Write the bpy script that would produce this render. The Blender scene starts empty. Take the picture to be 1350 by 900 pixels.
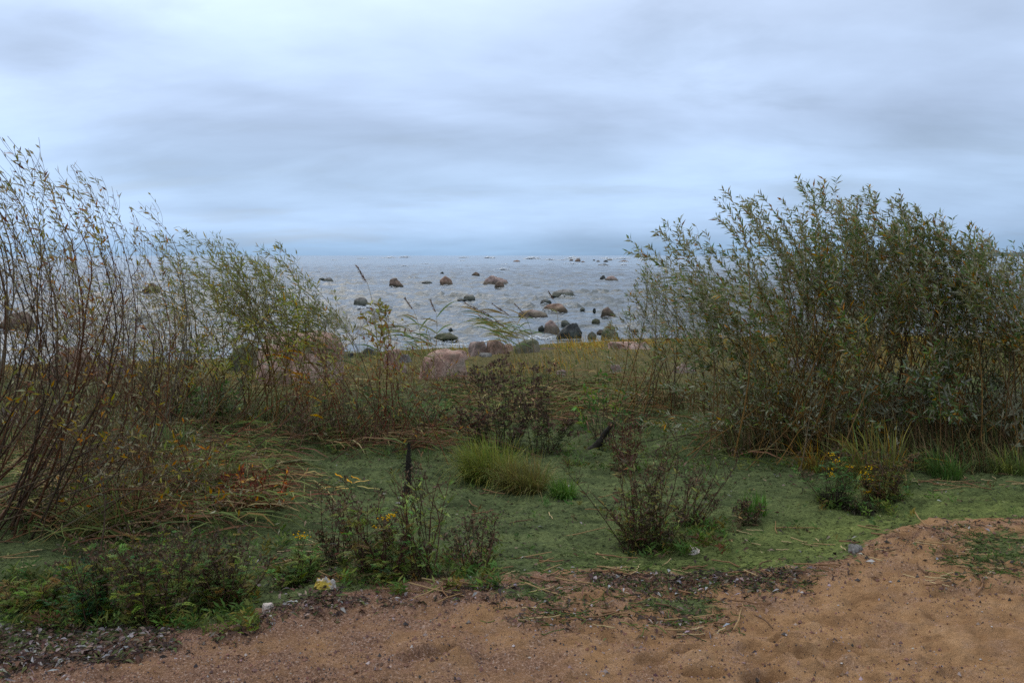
import bpy, bmesh, math, random
import numpy as np
R = np.random.default_rng(7)
S = bpy.context.scene
COL = S.collection
TAU = 2 * math.pi

# ------------------------------------------------------------------ camera, sky, sun, exposure
CAM_Z, PITCH, F = 1.65, math.radians(5.53), 1169.0          # F = focal length in photo pixels (1350 wide)
cd = bpy.data.cameras.new("camera"); cam = bpy.data.objects.new("camera", cd); COL.objects.link(cam)
cam.location = (0, 0, CAM_Z); cam.rotation_euler = (math.pi / 2 - PITCH, 0, 0)
cd.sensor_width = 36; cd.lens = 36 * F / 1350; cd.clip_start = 0.05; cd.clip_end = 60000
S.camera = cam

SUN_EL, SUN_AZ = math.radians(48), math.radians(-38)         # azimuth from +y, to the left
sund = bpy.data.lights.new("sun", 'SUN'); sun = bpy.data.objects.new("sun", sund); COL.objects.link(sun)
sund.energy = 1.1; sund.angle = math.radians(60); sund.color = (1, 0.91, 0.78)
sun.rotation_euler = (math.pi / 2 - SUN_EL, 0, math.pi - SUN_AZ)
SUN_DIR = (math.sin(SUN_AZ) * math.cos(SUN_EL), math.cos(SUN_AZ) * math.cos(SUN_EL), math.sin(SUN_EL))

W = bpy.data.worlds.new("World"); S.world = W; W.use_nodes = True
def NB(nt):
    nt.nodes.clear()
    def n(t, **kw):
        nd = nt.nodes.new(t)
        for k, v in kw.items():
            if k == 'inp':
                for kk, vv in v.items():
                    if hasattr(vv, 'is_output'): nt.links.new(vv, nd.inputs[kk])
                    else: nd.inputs[kk].default_value = vv
            else: setattr(nd, k, v)
        return nd
    return n
def ramp(nd, stops, interp='LINEAR'):
    cr = nd.color_ramp; cr.interpolation = interp
    while len(cr.elements) > 1: cr.elements.remove(cr.elements[-1])
    for i, (p, c) in enumerate(stops):
        e = cr.elements[0] if i == 0 else cr.elements.new(p)
        e.position = p; e.color = (*c, 1) if len(c) == 3 else c
def g(v): return (v, v, v)
n = NB(W.node_tree)
tc = n('ShaderNodeTexCoord'); D = tc.outputs['Generated']
sep = n('ShaderNodeSeparateXYZ', inp={0: D})
zc = n('ShaderNodeMath', operation='MAXIMUM', inp={0: sep.outputs['Z'], 1: 0.0})
den = n('ShaderNodeMath', operation='ADD', inp={0: zc.outputs[0], 1: 0.24})
pu = n('ShaderNodeMath', operation='DIVIDE', inp={0: sep.outputs['X'], 1: den.outputs[0]})
pv = n('ShaderNodeMath', operation='DIVIDE', inp={0: sep.outputs['Y'], 1: den.outputs[0]})
pc = n('ShaderNodeCombineXYZ', inp={0: pu.outputs[0], 1: pv.outputs[0], 2: 0.0})
mp1 = n('ShaderNodeMapping', inp={0: pc.outputs[0], 'Scale': (0.7, 1.0, 1), 'Location': (3.1, 0.35, 0), 'Rotation': (0, 0, 0.25)})
nz1 = n('ShaderNodeTexNoise', inp={'Vector': mp1.outputs[0], 'Scale': 1.25, 'Detail': 6.0, 'Roughness': 0.48, 'Distortion': 0.3})
mp2 = n('ShaderNodeMapping', inp={0: pc.outputs[0], 'Scale': (0.5, 1.0, 1), 'Location': (7.7, 1.2, 0), 'Rotation': (0, 0, 0.1)})
nz2 = n('ShaderNodeTexNoise', inp={'Vector': mp2.outputs[0], 'Scale': 2.4, 'Detail': 9.0, 'Roughness': 0.57, 'Distortion': 0.35})
grad = n('ShaderNodeValToRGB', inp={0: zc.outputs[0]})
ramp(grad, [(0.0, (0.30, 0.46, 0.70)), (0.012, (0.34, 0.50, 0.75)), (0.03, (0.42, 0.57, 0.83)), (0.08, (0.47, 0.62, 0.88)), (0.15, (0.49, 0.61, 0.86)), (0.22, (0.53, 0.65, 0.90)),
            (0.30, (0.62, 0.73, 0.98)), (0.38, (0.73, 0.82, 1.03)), (0.6, (0.84, 0.91, 1.05)), (1.0, (0.90, 0.97, 1.08))])
grad2 = n('ShaderNodeVectorMath', operation='MULTIPLY', inp={0: grad.outputs[0], 1: (1.07, 1.10, 1.08)})
b1 = n('ShaderNodeMapRange', inp={0: nz1.outputs[0], 1: 0.33, 2: 0.67, 3: 0.80, 4: 1.24})
b2 = n('ShaderNodeMapRange', inp={0: nz2.outputs[0], 1: 0.33, 2: 0.67, 3: 0.93, 4: 1.08})
mm = n('ShaderNodeMath', operation='MULTIPLY', inp={0: b1.outputs[0], 1: b2.outputs[0]})
# clouds thinner round the hidden sun
dt = n('ShaderNodeVectorMath', operation='DOT_PRODUCT', inp={0: D, 1: SUN_DIR})
gl = n('ShaderNodeMapRange', inp={0: dt.outputs['Value'], 1: 0.55, 2: 1.0, 3: 0.95, 4: 1.42})
mm2 = n('ShaderNodeMath', operation='MULTIPLY', inp={0: mm.outputs[0], 1: gl.outputs[0]})
cl = n('ShaderNodeVectorMath', operation='SCALE', inp={0: grad2.outputs[0], 'Scale': mm2.outputs[0]})
sky = n('ShaderNodeTexSky', sky_type='NISHITA', sun_disc=False, sun_elevation=SUN_EL, sun_rotation=SUN_AZ)
skys = n('ShaderNodeVectorMath', operation='SCALE', inp={0: sky.outputs[0], 'Scale': 0.07})
cm = n('ShaderNodeMapRange', inp={0: nz2.outputs[0], 1: 0.30, 2: 0.46, 3: 0.80, 4: 0.95})
mx = n('ShaderNodeMix', data_type='RGBA', inp={0: cm.outputs[0], 6: skys.outputs[0], 7: cl.outputs[0]})
bg = n('ShaderNodeBackground', inp={0: mx.outputs[2], 1: 1.0})
n('ShaderNodeOutputWorld', inp={0: bg.outputs[0]})
S.view_settings.view_transform = 'Standard'; S.view_settings.look = 'None'
S.view_settings.gamma = 1; S.view_settings.exposure = 0.0
S.cycles.use_denoising = False
S.cycles.max_bounces = 6; S.cycles.diffuse_bounces = 3; S.cycles.transmission_bounces = 3

# ------------------------------------------------------------------ numeric helpers
def sst(a, b, x):
    t = np.clip((x - a) / (b - a), 0, 1); return t * t * (3 - 2 * t)
def _h(ix, iy, iz, seed):
    h = (ix.astype(np.int64) * 374761393 + iy.astype(np.int64) * 668265263 + iz.astype(np.int64) * 2147483647 + seed * 974711) & 0xffffffff
    h = ((h ^ (h >> 13)) * 1274126177) & 0xffffffff
    h = ((h ^ (h >> 16)) * 2246822519) & 0xffffffff
    return ((h ^ (h >> 15)) & 0xffffff) / float(0xffffff)
def vn2(x, y, seed=0):
    x = np.asarray(x, float); y = np.asarray(y, float)
    xi = np.floor(x); yi = np.floor(y); fx = x - xi; fy = y - yi
    fx = fx * fx * (3 - 2 * fx); fy = fy * fy * (3 - 2 * fy); z = np.zeros_like(xi)
    a = _h(xi, yi, z, seed); b = _h(xi + 1, yi, z, seed); c = _h(xi, yi + 1, z, seed); d = _h(xi + 1, yi + 1, z, seed)
    return (a * (1 - fx) + b * fx) * (1 - fy) + (c * (1 - fx) + d * fx) * fy - 0.5
def fbm2(x, y, o=4, seed=0, gain=0.5):
    s = 0; a = 1.0
    for i in range(o):
        c, sn = math.cos(0.6 * i), math.sin(0.6 * i)
        s = s + a * vn2(c * x - sn * y + 17.3 * i, sn * x + c * y - 9.1 * i, seed + i); x = x * 2.03; y = y * 2.03; a *= gain
    return s
def vn3(p, seed=0):
    pi = np.floor(p); f = p - pi; f = f * f * (3 - 2 * f); r = 0
    for dx in (0, 1):
        for dy in (0, 1):
            for dz in (0, 1):
                w = (f[:, 0] if dx else 1 - f[:, 0]) * (f[:, 1] if dy else 1 - f[:, 1]) * (f[:, 2] if dz else 1 - f[:, 2])
                r = r + w * _h(pi[:, 0] + dx, pi[:, 1] + dy, pi[:, 2] + dz, seed)
    return r - 0.5
def fbm3(p, o=4, seed=0):
    s = 0; a = 1.0
    for i in range(o): s = s + a * vn3(p + 31.7 * i, seed + i); p = p * 2.07; a *= 0.5
    return s
def nrm(v): return v / np.maximum(np.linalg.norm(v, axis=-1, keepdims=True), 1e-9)

cp, sp = math.cos(PITCH), math.sin(PITCH)
def ray(px, py):
    u = (np.asarray(px, float) - 675) / F; v = (450 - np.asarray(py, float)) / F
    return np.stack([u, cp + v * sp, -sp + v * cp], -1)
def at_depth(px, py, y):                        # the point seen at a photo pixel, y metres out
    d = ray(px, py); return np.array([0, 0, CAM_Z]) + d * (np.asarray(y, float) / d[..., 1])[..., None]
def at_z(px, py, z):
    d = ray(px, py); t = (z - CAM_Z) / d[..., 2]; return np.array([0, 0, CAM_Z]) + d * np.asarray(t)[..., None]

# ------------------------------------------------------------------ terrain
WATER_Z = -0.5
_edge = [(-900, 960), (-400, 905), (0, 866), (150, 850), (300, 816), (400, 790), (500, 776), (640, 766), (760, 752), (900, 752), (1000, 750), (1060, 742), (1120, 727),
         (1180, 702), (1260, 690), (1350, 684), (1700, 668), (2400, 650)]
_eb = np.array([at_z(px, py, 0.0) for px, py in _edge])
def yb(x): return np.interp(x, _eb[:, 0], _eb[:, 1])
def ys(x): return np.interp(x, [-40, -12, -6, 0, 3, 8, 40], [10, 16.2, 18.3, 20.6, 22.3, 23.2, 25])
_blobs = []                                     # algae lying on the sand (+) and bare sand showing through (-)
for px, py, wx, wy, s in [(800, 800, .40, .11, .66), (900, 803, .30, .10, .62), (700, 785, .3, .1, .8), (1030, 770, .2, .06, .8), (1310, 738, .5, .16, .7), (1340, 715, .3, .1, .5),
                          (830, 778, .40, .065, -1.1), (960, 775, .25, .06, -1), (700, 800, .12, .05, -.5), (1195, 690, .16, .07, -1), (900, 750, .25, .05, -.8), (890, 845, .18, .05, .6), (930, 850, .12, .05, .6), (1060, 830, .12, .04, .4)]:
    p = at_z(px, py, -0.02); _blobs.append((p[0], p[1], wx, wy * 2.2, s))
def algae(x, y):
    nse = fbm2(x * 2.2, y * 2.2, 5, 3)
    s = y - yb(x) + 0.35 * nse
    a = sst(-0.08, 0.30, s)
    for bx, by, wx, wy, sg in _blobs:
        d = ((x - bx) / wx) ** 2 + ((y - by) / wy) ** 2
        a = a + sg * 0.85 * np.exp(-d * 1.2) * (0.8 + 1.1 * nse)
    return np.clip(a, 0, 1)
_dents = []
_rd = np.random.default_rng(21)
for k in range(150):
    x, y = _rd.uniform(-2.6, 4.2), _rd.uniform(2.4, 6.2)
    if y > yb(x) - 0.12: continue
    if x < 0 and _rd.random() < 0.45: continue
    _dents.append((x, y, _rd.uniform(.04, .14), _rd.uniform(.018, .05), _rd.uniform(-.6, .6), _rd.uniform(.005, .018)))
for px, py, w, dp in [(560, 872, .13, .03), (590, 862, .1, .03), (730, 828, .12, .022), (905, 858, .1, .02), (930, 885, .12, .025), (1000, 850, .12, .02), (860, 870, .1, .02), (1190, 705, .14, .035), (1140, 790, .13, .02), (1250, 780, .12, .02), (1010, 890, .12, .03), (1080, 860, .14, .025)]:
    p = at_z(px, py, 0); _dents.append((p[0], p[1], w * .8, w * .42, 0.3, dp * .85))
def ground_z(x, y, fine=True):
    x = np.asarray(x, float); y = np.asarray(y, float)
    s = y - yb(x); d = y - ys(x)
    h = -0.15 * sst(-0.25, 0.75, s) + 0.06 * sst(8.5, 12.5, y) - 0.41 * sst(-6.0, 0.3, d) - np.clip(0.12 * (d - 0.3), 0, 1.2)
    if fine:
        al = sst(-0.15, 0.25, s)
        h = h + 0.05 * fbm2(x * 1.1, y * 1.1, 3, 11)
        ms = 0.030 * fbm2(x * 4, y * 6.5, 4, 5) + 0.030 * fbm2(x * 9, y * 15, 3, 7) - 0.026 * np.abs(fbm2(x * 13 + 3 * vn2(x * 3, y * 3, 2), y * 20, 3, 8))
        ma = 0.040 * fbm2(x * 2.6 + 2 * vn2(x * 2, y * 2, 4), y * 5.0, 4, 9) + 0.030 * np.abs(fbm2(x * 9, y * 17, 3, 10)) + 0.014 * fbm2(x * 36, y * 36, 2, 12)
        h = h + ms * (1 - al) + ma * al
        near = (np.abs(x) < 6) & (y < 8)
        if np.any(near):
            xx, yy, q = x[near] if x.ndim else x, y[near] if y.ndim else y, 0
            for dx, dy, ra, rb, an, dp in _dents:
                c, sn = math.cos(an), math.sin(an); ux = (c * (xx - dx) + sn * (yy - dy)) / ra; uy = (-sn * (xx - dx) + c * (yy - dy)) / rb
                rr = ux * ux + uy * uy
                q = q - dp * 1.25 * sst(1.25, .55, rr) + dp * 0.6 * np.exp(-(np.sqrt(rr) - 1.3) ** 2 * 12)
            if x.ndim: h[near] += q
            else: h = h + q
    return h
def on_ground(px, py):                           # where the sight line of a photo pixel meets the terrain
    px = np.atleast_1d(np.asarray(px, float)); py = np.atleast_1d(np.asarray(py, float)); z = np.full(px.shape, -0.1)
    for _ in range(10):
        p = at_z(px, py, z); z = 0.5 * z + 0.5 * ground_z(p[:, 0], p[:, 1], False)
    p[:, 2] = ground_z(p[:, 0], p[:, 1]); return p
def on_ground1(px, py): return on_ground([px], [py])[0]

# ------------------------------------------------------------------ mesh helpers
def mesh_np(name, v, quads=None, tris=None, col=None, smooth=True, extra=None):
    me = bpy.data.meshes.new(name)
    q = np.zeros((0, 4), np.int32) if quads is None else np.asarray(quads, np.int32)
    t = np.zeros((0, 3), np.int32) if tris is None else np.asarray(tris, np.int32)
    me.vertices.add(len(v)); me.vertices.foreach_set('co', np.asarray(v, np.float32).ravel())
    nl = q.size + t.size; me.loops.add(nl)
    me.loops.foreach_set('vertex_index', np.concatenate([q.ravel(), t.ravel()]).astype(np.int32))
    me.polygons.add(len(q) + len(t))
    ls = np.concatenate([np.arange(len(q)) * 4, q.size + np.arange(len(t)) * 3]).astype(np.int32)
    me.polygons.foreach_set('loop_start', ls)
    me.polygons.foreach_set('use_smooth', np.full(len(q) + len(t), smooth))
    if col is not None:
        a = me.color_attributes.new('Col', 'FLOAT_COLOR', 'POINT')
        c4 = np.ones((len(v), 4), np.float32); c4[:, :3] = col; a.data.foreach_set('color', c4.ravel())
    for k, arr in (extra or {}).items():
        a = me.attributes.new(k, 'FLOAT', 'POINT'); a.data.foreach_set('value', np.asarray(arr, np.float32))
    me.update(calc_edges=True); me.validate()
    return me
class MB:
    def __init__(s): s.v = []; s.q = []; s.t = []; s.c = []; s.n = 0
    def add(s, v, q=None, t=None, c=(1, 1, 1)):
        v = np.asarray(v, float).reshape(-1, 3); s.v.append(v)
        if q is not None and len(q): s.q.append(np.asarray(q) + s.n)
        if t is not None and len(t): s.t.append(np.asarray(t) + s.n)
        s.c.append(np.broadcast_to(np.asarray(c, float).reshape(-1, 3), v.shape)); s.n += len(v)
    def mesh(s, name, smooth=True, origin=None):
        v = np.concatenate(s.v)
        if origin is not None: v = v - np.asarray(origin)
        return mesh_np(name, v, np.concatenate(s.q) if s.q else None, np.concatenate(s.t) if s.t else None, np.concatenate(s.c), smooth)
    def build(s, name, mat, parent=None, loc=None, smooth=True, **props):
        if not s.n: return None
        org = np.array(parent.location) if parent is not None and loc is None else (np.asarray(loc) if loc is not None else np.zeros(3))
        return link(name, s.mesh(name, smooth, org), mat, parent, None if parent is not None else org, **props)
def link(name, me, mat, parent=None, loc=None, **props):
    if mat is not None and not me.materials: me.materials.append(mat)
    o = bpy.data.objects.new(name, me); COL.objects.link(o)
    if loc is not None: o.location = loc
    if parent is not None: o.parent = parent
    for k, v in props.items(): o[k] = v
    return o
def thing(name, label, cat, loc, group=None):
    o = bpy.data.objects.new(name, None); COL.objects.link(o); o.location = loc; o.empty_display_size = 0.1
    o['label'] = label; o['category'] = cat
    if group: o['group'] = group
    return o
def tubes(mb, P, Rr, k=4, col=(1, 1, 1)):
    """P (B,N,3) centre lines, Rr (B,N) radii, col (B,N,3) / (B,1,3) / (3,)"""
    P = np.asarray(P, float); B, N, _ = P.shape
    T = nrm(np.gradient(P, axis=1)); ref = np.where(np.abs(T[:, :1, 1:2]) < 0.75, [[[0, 1.0, 0]]], [[[1.0, 0, 0]]])
    U = nrm(np.cross(T, np.broadcast_to(ref, T.shape))); V = np.cross(T, U)
    a = np.arange(k) / k * TAU
    v = P[:, :, None] + Rr[:, :, None, None] * (np.cos(a)[:, None] * U[:, :, None] + np.sin(a)[:, None] * V[:, :, None])
    i = np.arange(N - 1)[:, None] * k; j = np.arange(k)[None]
    f = np.stack([i + j, i + (j + 1) % k, i + k + (j + 1) % k, i + k + j], -1).reshape(-1, 4)
    q = (f[None] + (np.arange(B) * N * k)[:, None, None]).reshape(-1, 4)
    c = np.broadcast_to(np.asarray(col, float).reshape((1, 1, 3) if np.ndim(col) == 1 else np.shape(col)), (B, N, 3))
    mb.add(v, q, None, np.repeat(c[:, :, None], k, 2).reshape(-1, 3))
def leaves(mb, P, Dr, Nn, L, Wd, col, fold=0.25, curl=0.15):
    """folded, curved, pointed leaves: P, Dr, Nn (B,3), L, Wd (B,), col (B,3)"""
    B = len(P)
    if not B: return
    Dr = nrm(Dr); Sd = nrm(np.cross(Dr, Nn)); Nn = np.cross(Sd, Dr)
    if np.mean(L) < .068:                         # small leaves: one fold, four faces
        tl = np.array([0, .42, .42, .42, 1.0]); ws = np.array([0, -.5, 0, .5, 0]); up = np.array([0, fold, 0, fold, 0]) * .5
        v = P[:, None] + Dr[:, None] * (tl[:, None] * L[:, None, None]) + Sd[:, None] * (ws[:, None] * Wd[:, None, None]) + Nn[:, None] * (up[:, None] * Wd[:, None, None] - curl * (tl ** 2)[:, None] * L[:, None, None])
        t = np.array([[0, 2, 1], [0, 3, 2], [1, 2, 4], [2, 3, 4]]); mb.add(v, None, (t[None] + (np.arange(B) * 5)[:, None, None]).reshape(-1, 3), np.repeat(col[:, None], 5, 1).reshape(-1, 3)); return
    tl = np.array([0, .35, .35, .35, .72, .72, .72, 1.0]); ws = np.array([0, -.5, 0, .5, -.36, 0, .36, 0])
    up = np.array([0, fold, 0, fold, fold * .7, 0, fold * .7, 0]) * 0.5
    cu = -curl * tl ** 2
    v = P[:, None] + Dr[:, None] * (tl[:, None] * L[:, None, None]) + Sd[:, None] * (ws[:, None] * Wd[:, None, None]) \
        + Nn[:, None] * (up[:, None] * Wd[:, None, None] + cu[:, None] * L[:, None, None])
    o = (np.arange(B) * 8)[:, None, None]
    q = np.array([[1, 2, 5, 4], [2, 3, 6, 5]]); t = np.array([[0, 2, 1], [0, 3, 2], [4, 5, 7], [5, 6, 7]])
    mb.add(v, (q[None] + o).reshape(-1, 4), (t[None] + o).reshape(-1, 3), np.repeat(col[:, None], 8, 1).reshape(-1, 3))
def bits(mb, P, Dr, Nn, L, Wd, col):
    """small diamond leaflets"""
    B = len(P)
    if not B: return
    Dr = nrm(Dr); Sd = nrm(np.cross(Dr, Nn)); Nn = np.cross(Sd, Dr)
    v = np.stack([P, P + Dr * (L * .45)[:, None] - Sd * (Wd * .5)[:, None], P + Dr * L[:, None] - Nn * (L * .12)[:, None], P + Dr * (L * .45)[:, None] + Sd * (Wd * .5)[:, None] + Nn * (Wd * .15)[:, None]], 1)
    o = (np.arange(B) * 4)[:, None, None]
    mb.add(v, None, (np.array([[0, 2, 1], [0, 3, 2]])[None] + o).reshape(-1, 3), np.repeat(col[:, None], 4, 1).reshape(-1, 3))
def blades(mb, P, H, az, lean, Wd, col0, col1, N=4, curve=1.6):
    """grass blades: ribbons rising from P and bending over towards az"""
    B = len(P)
    if not B: return
    t = np.linspace(0, 1, N)
    ang = lean[:, None] * (0.25 + curve * t[None] ** 1.3)
    st = (H / (N - 1))[:, None]
    dz = np.cos(ang) * st; dh = np.sin(ang) * st
    z = np.concatenate([np.zeros((B, 1)), np.cumsum(dz[:, 1:], 1)], 1); h = np.concatenate([np.zeros((B, 1)), np.cumsum(dh[:, 1:], 1)], 1)
    ca, sa = np.cos(az), np.sin(az)
    C = P[:, None] + np.stack([h * ca[:, None], h * sa[:, None], z], -1)
    ta = az + R.uniform(0.8, 2.3, B)
    Sd = np.stack([np.cos(ta), np.sin(ta), np.zeros(B)], -1)[:, None]
    w = (Wd[:, None] * np.array([0.8, 1.0, .7, .08])[None] if N == 4 else Wd[:, None] * np.array([1, .8, .06])[None])[..., None] * 0.5
    v = np.stack([C - Sd * w, C + Sd * w], 2).reshape(B, N * 2, 3)
    f = np.array([[2 * i, 2 * i + 1, 2 * i + 3, 2 * i + 2] for i in range(N - 1)])
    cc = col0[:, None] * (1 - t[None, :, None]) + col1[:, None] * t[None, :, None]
    mb.add(v, (f[None] + (np.arange(B) * 2 * N)[:, None, None]).reshape(-1, 4), None, np.repeat(cc, 2, 1).reshape(-1, 3))
def pal(cols, B, wts=None, jit=0.18):
    cols = np.array(cols, float); i = R.choice(len(cols), B, p=None if wts is None else np.array(wts) / np.sum(wts))
    return np.clip(cols[i] * (1 + R.normal(0, jit, (B, 1))) * (1 + R.normal(0, jit * .3, (B, 3))), 0.004, 1)

# ------------------------------------------------------------------ materials
def newmat(name):
    m = bpy.data.materials.new(name); m.use_nodes = True; return m, NB(m.node_tree)
def mix(n, f, a, b, mode='MIX'): return n('ShaderNodeMix', data_type='RGBA', blend_type=mode, inp={0: f, 6: a, 7: b}).outputs[2]
def out(n, sh): n('ShaderNodeOutputMaterial', inp={0: sh})
def leaf_mat(name, back=None, trans=0.28, rough=0.55, spec=0.14, sat=1.28, val=1.45):
    m, n = newmat(name); c = n('ShaderNodeHueSaturation', inp={'Color': n('ShaderNodeAttribute', attribute_name='Col').outputs[0], 'Saturation': sat, 'Value': val}).outputs[0]
    if back is not None:                         # pale hairy underside
        geo = n('ShaderNodeNewGeometry'); c2 = mix(n, 0.8, c, (*back, 1)); c = mix(n, geo.outputs['Backfacing'], c, c2)
    p = n('ShaderNodeBsdfPrincipled', inp={'Base Color': c, 'Roughness': rough, 'Specular IOR Level': spec})
    t = n('ShaderNodeBsdfTranslucent', inp={0: c})
    out(n, n('ShaderNodeMixShader', inp={0: trans, 1: p.outputs[0], 2: t.outputs[0]}).outputs[0]); return m
M_LEAF = leaf_mat('willow_leaf', back=(0.38, 0.37, 0.25))
M_LEAF2 = leaf_mat('narrow_leaf', back=(0.26, 0.26, 0.15))
M_HERB = leaf_mat('herb_leaf')
M_GRASS = leaf_mat('grass_blade', rough=0.55)
M_DRY = leaf_mat('dry_straw', trans=0.1, rough=0.7, spec=0.08, sat=1.15, val=1.15)
def bark_mat():
    m, n = newmat('bark'); c = n('ShaderNodeHueSaturation', inp={'Color': n('ShaderNodeAttribute', attribute_name='Col').outputs[0], 'Saturation': 1.2, 'Value': 1.0}).outputs[0]
    co = n('ShaderNodeTexCoord').outputs['Object']
    nz = n('ShaderNodeTexNoise', inp={'Vector': co, 'Scale': 60.0, 'Detail': 4.0})
    f = n('ShaderNodeMapRange', inp={0: nz.outputs[0], 1: .3, 2: .7, 3: .6, 4: 1.4})
    cc = n('ShaderNodeVectorMath', operation='SCALE', inp={0: c, 'Scale': f.outputs[0]})
    p = n('ShaderNodeBsdfPrincipled', inp={'Base Color': cc.outputs[0], 'Roughness': 0.7, 'Specular IOR Level': 0.12}); out(n, p.outputs[0]); return m
M_BARK = bark_mat()

def ground_mat():
    m, n = newmat('shore_ground')
    co = n('ShaderNodeTexCoord').outputs['Object']
    def nz(sc, det=4.0, ro=0.55, vec=co, dist=0.0): return n('ShaderNodeTexNoise', inp={'Vector': vec, 'Scale': sc, 'Detail': det, 'Roughness': ro, 'Distortion': dist}).outputs[0]
    al = n('ShaderNodeAttribute', attribute_name='algae').outputs['Fac']; gr = n('ShaderNodeAttribute', attribute_name='grassy').outputs['Fac']
    wetr = n('ShaderNodeAttribute', attribute_name='grit').outputs['Fac']
    # sand: warm grains, reddish grit bands, dark and pale specks
    s1 = n('ShaderNodeValToRGB', inp={0: nz(9, 5)}); ramp(s1, [(.3, (.225, .122, .060)), (.5, (.315, .178, .088)), (.7, (.41, .245, .13))])
    gm = n('ShaderNodeMath', operation='ADD', inp={0: nz(4.5, 6, .65), 1: wetr}); gm = n('ShaderNodeMapRange', inp={0: gm.outputs[0], 1: .36, 2: .60}).outputs[0]
    g1 = n('ShaderNodeValToRGB', inp={0: nz(95, 3, .75)}); ramp(g1, [(.34, (.045, .03, .027)), (.44, (.15, .082, .058)), (.56, (.235, .13, .085)), (.68, (.42, .33, .29))])
    gmm = n('ShaderNodeMath', operation='MULTIPLY', inp={0: gm, 1: 0.85})
    sand = mix(n, gmm.outputs[0], s1.outputs[0], g1.outputs[0])
    gv = n('ShaderNodeMapRange', inp={0: nz(230, 3, .8), 1: .3, 2: .7, 3: .55, 4: 1.45})
    sand = n('ShaderNodeVectorMath', operation='SCALE', inp={0: sand, 'Scale': gv.outputs[0]}).outputs[0]
    # algae felt
    mpv = n('ShaderNodeMapping', inp={0: co, 'Scale': (1, 2.2, 1)}).outputs[0]
    a1 = n('ShaderNodeValToRGB', inp={0: nz(3.2, 6, .6, mpv, .6)}); ramp(a1, [(.30, (.046, .059, .027)), (.46, (.088, .110, .048)), (.60, (.120, .146, .061)), (.76, (.165, .19, .075))])
    a2 = n('ShaderNodeValToRGB', inp={0: nz(38, 5, .7, mpv, .4)}); ramp(a2, [(.36, (.25, .24, .22)), (.47, (.85, .85, .83)), (.58, (1.05, 1.05, 1.0)), (.68, (1.5, 1.45, 1.3))])
    algc = mix(n, 1.0, a1.outputs[0], a2.outputs[0], 'MULTIPLY')
    lite = n('ShaderNodeAttribute', attribute_name='fresh').outputs['Fac']
    algc = mix(n, lite, algc, mix(n, 1.0, algc, (1.38, 1.34, 1.0, 1), 'MULTIPLY'))
    edge = n('ShaderNodeMath', operation='ADD', inp={0: al, 1: n('ShaderNodeMapRange', inp={0: nz(26, 6, .75), 1: .2, 2: .8, 3: -.42, 4: .42}).outputs[0]})
    ef = n('ShaderNodeMapRange', inp={0: edge.outputs[0], 1: .42, 2: .58}).outputs[0]
    col = mix(n, ef, sand, algc)
    soil = n('ShaderNodeValToRGB', inp={0: nz(14, 6, .7)}); ramp(soil, [(.3, (.05, .05, .022)), (.5, (.11, .095, .04)), (.7, (.20, .15, .065))])
    col = mix(n, gr, col, soil.outputs[0])
    hb = n('ShaderNodeMath', operation='ADD', inp={0: nz(30, 6, .7, mpv, .3), 1: n('ShaderNodeMath', operation='MULTIPLY', inp={0: nz(190, 3, .7), 1: .45}).outputs[0]})
    hb = n('ShaderNodeMath', operation='ADD', inp={0: hb.outputs[0], 1: n('ShaderNodeMath', operation='MULTIPLY', inp={0: nz(11, 5, .6, mpv, .5), 1: 1.6}).outputs[0]})
    bp = n('ShaderNodeBump', inp={'Strength': 0.8, 'Distance': 0.018, 'Height': hb.outputs[0]})
    p = n('ShaderNodeBsdfPrincipled', inp={'Base Color': col, 'Roughness': 0.95, 'Specular IOR Level': 0.04, 'Normal': bp.outputs[0]}); out(n, p.outputs[0]); return m
M_GROUND = ground_mat()

def water_mat():
    m, n = newmat('sea_water'); co = n('ShaderNodeTexCoord').outputs['Object']
    m1 = n('ShaderNodeMapping', inp={0: co, 'Scale': (.55, 1.0, 1), 'Rotation': (0, 0, .35)}).outputs[0]
    a = n('ShaderNodeTexNoise', inp={'Vector': m1, 'Scale': 1.1, 'Detail': 4.0, 'Roughness': .55, 'Distortion': .5}).outputs[0]
    b = n('ShaderNodeTexNoise', inp={'Vector': m1, 'Scale': 0.16, 'Detail': 3.0, 'Roughness': .5}).outputs[0]
    s = n('ShaderNodeMath', operation='MULTIPLY_ADD', inp={0: b, 1: 2.0, 2: a})
    gs = n('ShaderNodeMapRange', inp={0: n('ShaderNodeTexNoise', inp={'Vector': m1, 'Scale': .035, 'Detail': 3.0}).outputs[0], 1: .35, 2: .65, 3: .5, 4: 1.0})
    bp = n('ShaderNodeBump', inp={'Strength': gs.outputs[0], 'Distance': 0.42, 'Height': s.outputs[0]})
    c = n('ShaderNodeTexNoise', inp={'Vector': m1, 'Scale': 0.05, 'Detail': 3.0}).outputs[0]
    cc = n('ShaderNodeValToRGB', inp={0: c}); ramp(cc, [(.35, (.050, .060, .060)), (.65, (.075, .085, .083))])
    p = n('ShaderNodeBsdfPrincipled', inp={'Base Color': cc.outputs[0], 'Roughness': 0.12, 'IOR': 1.333, 'Normal': bp.outputs[0]}); out(n, p.outputs[0]); return m
M_WATER = water_mat()

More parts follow.
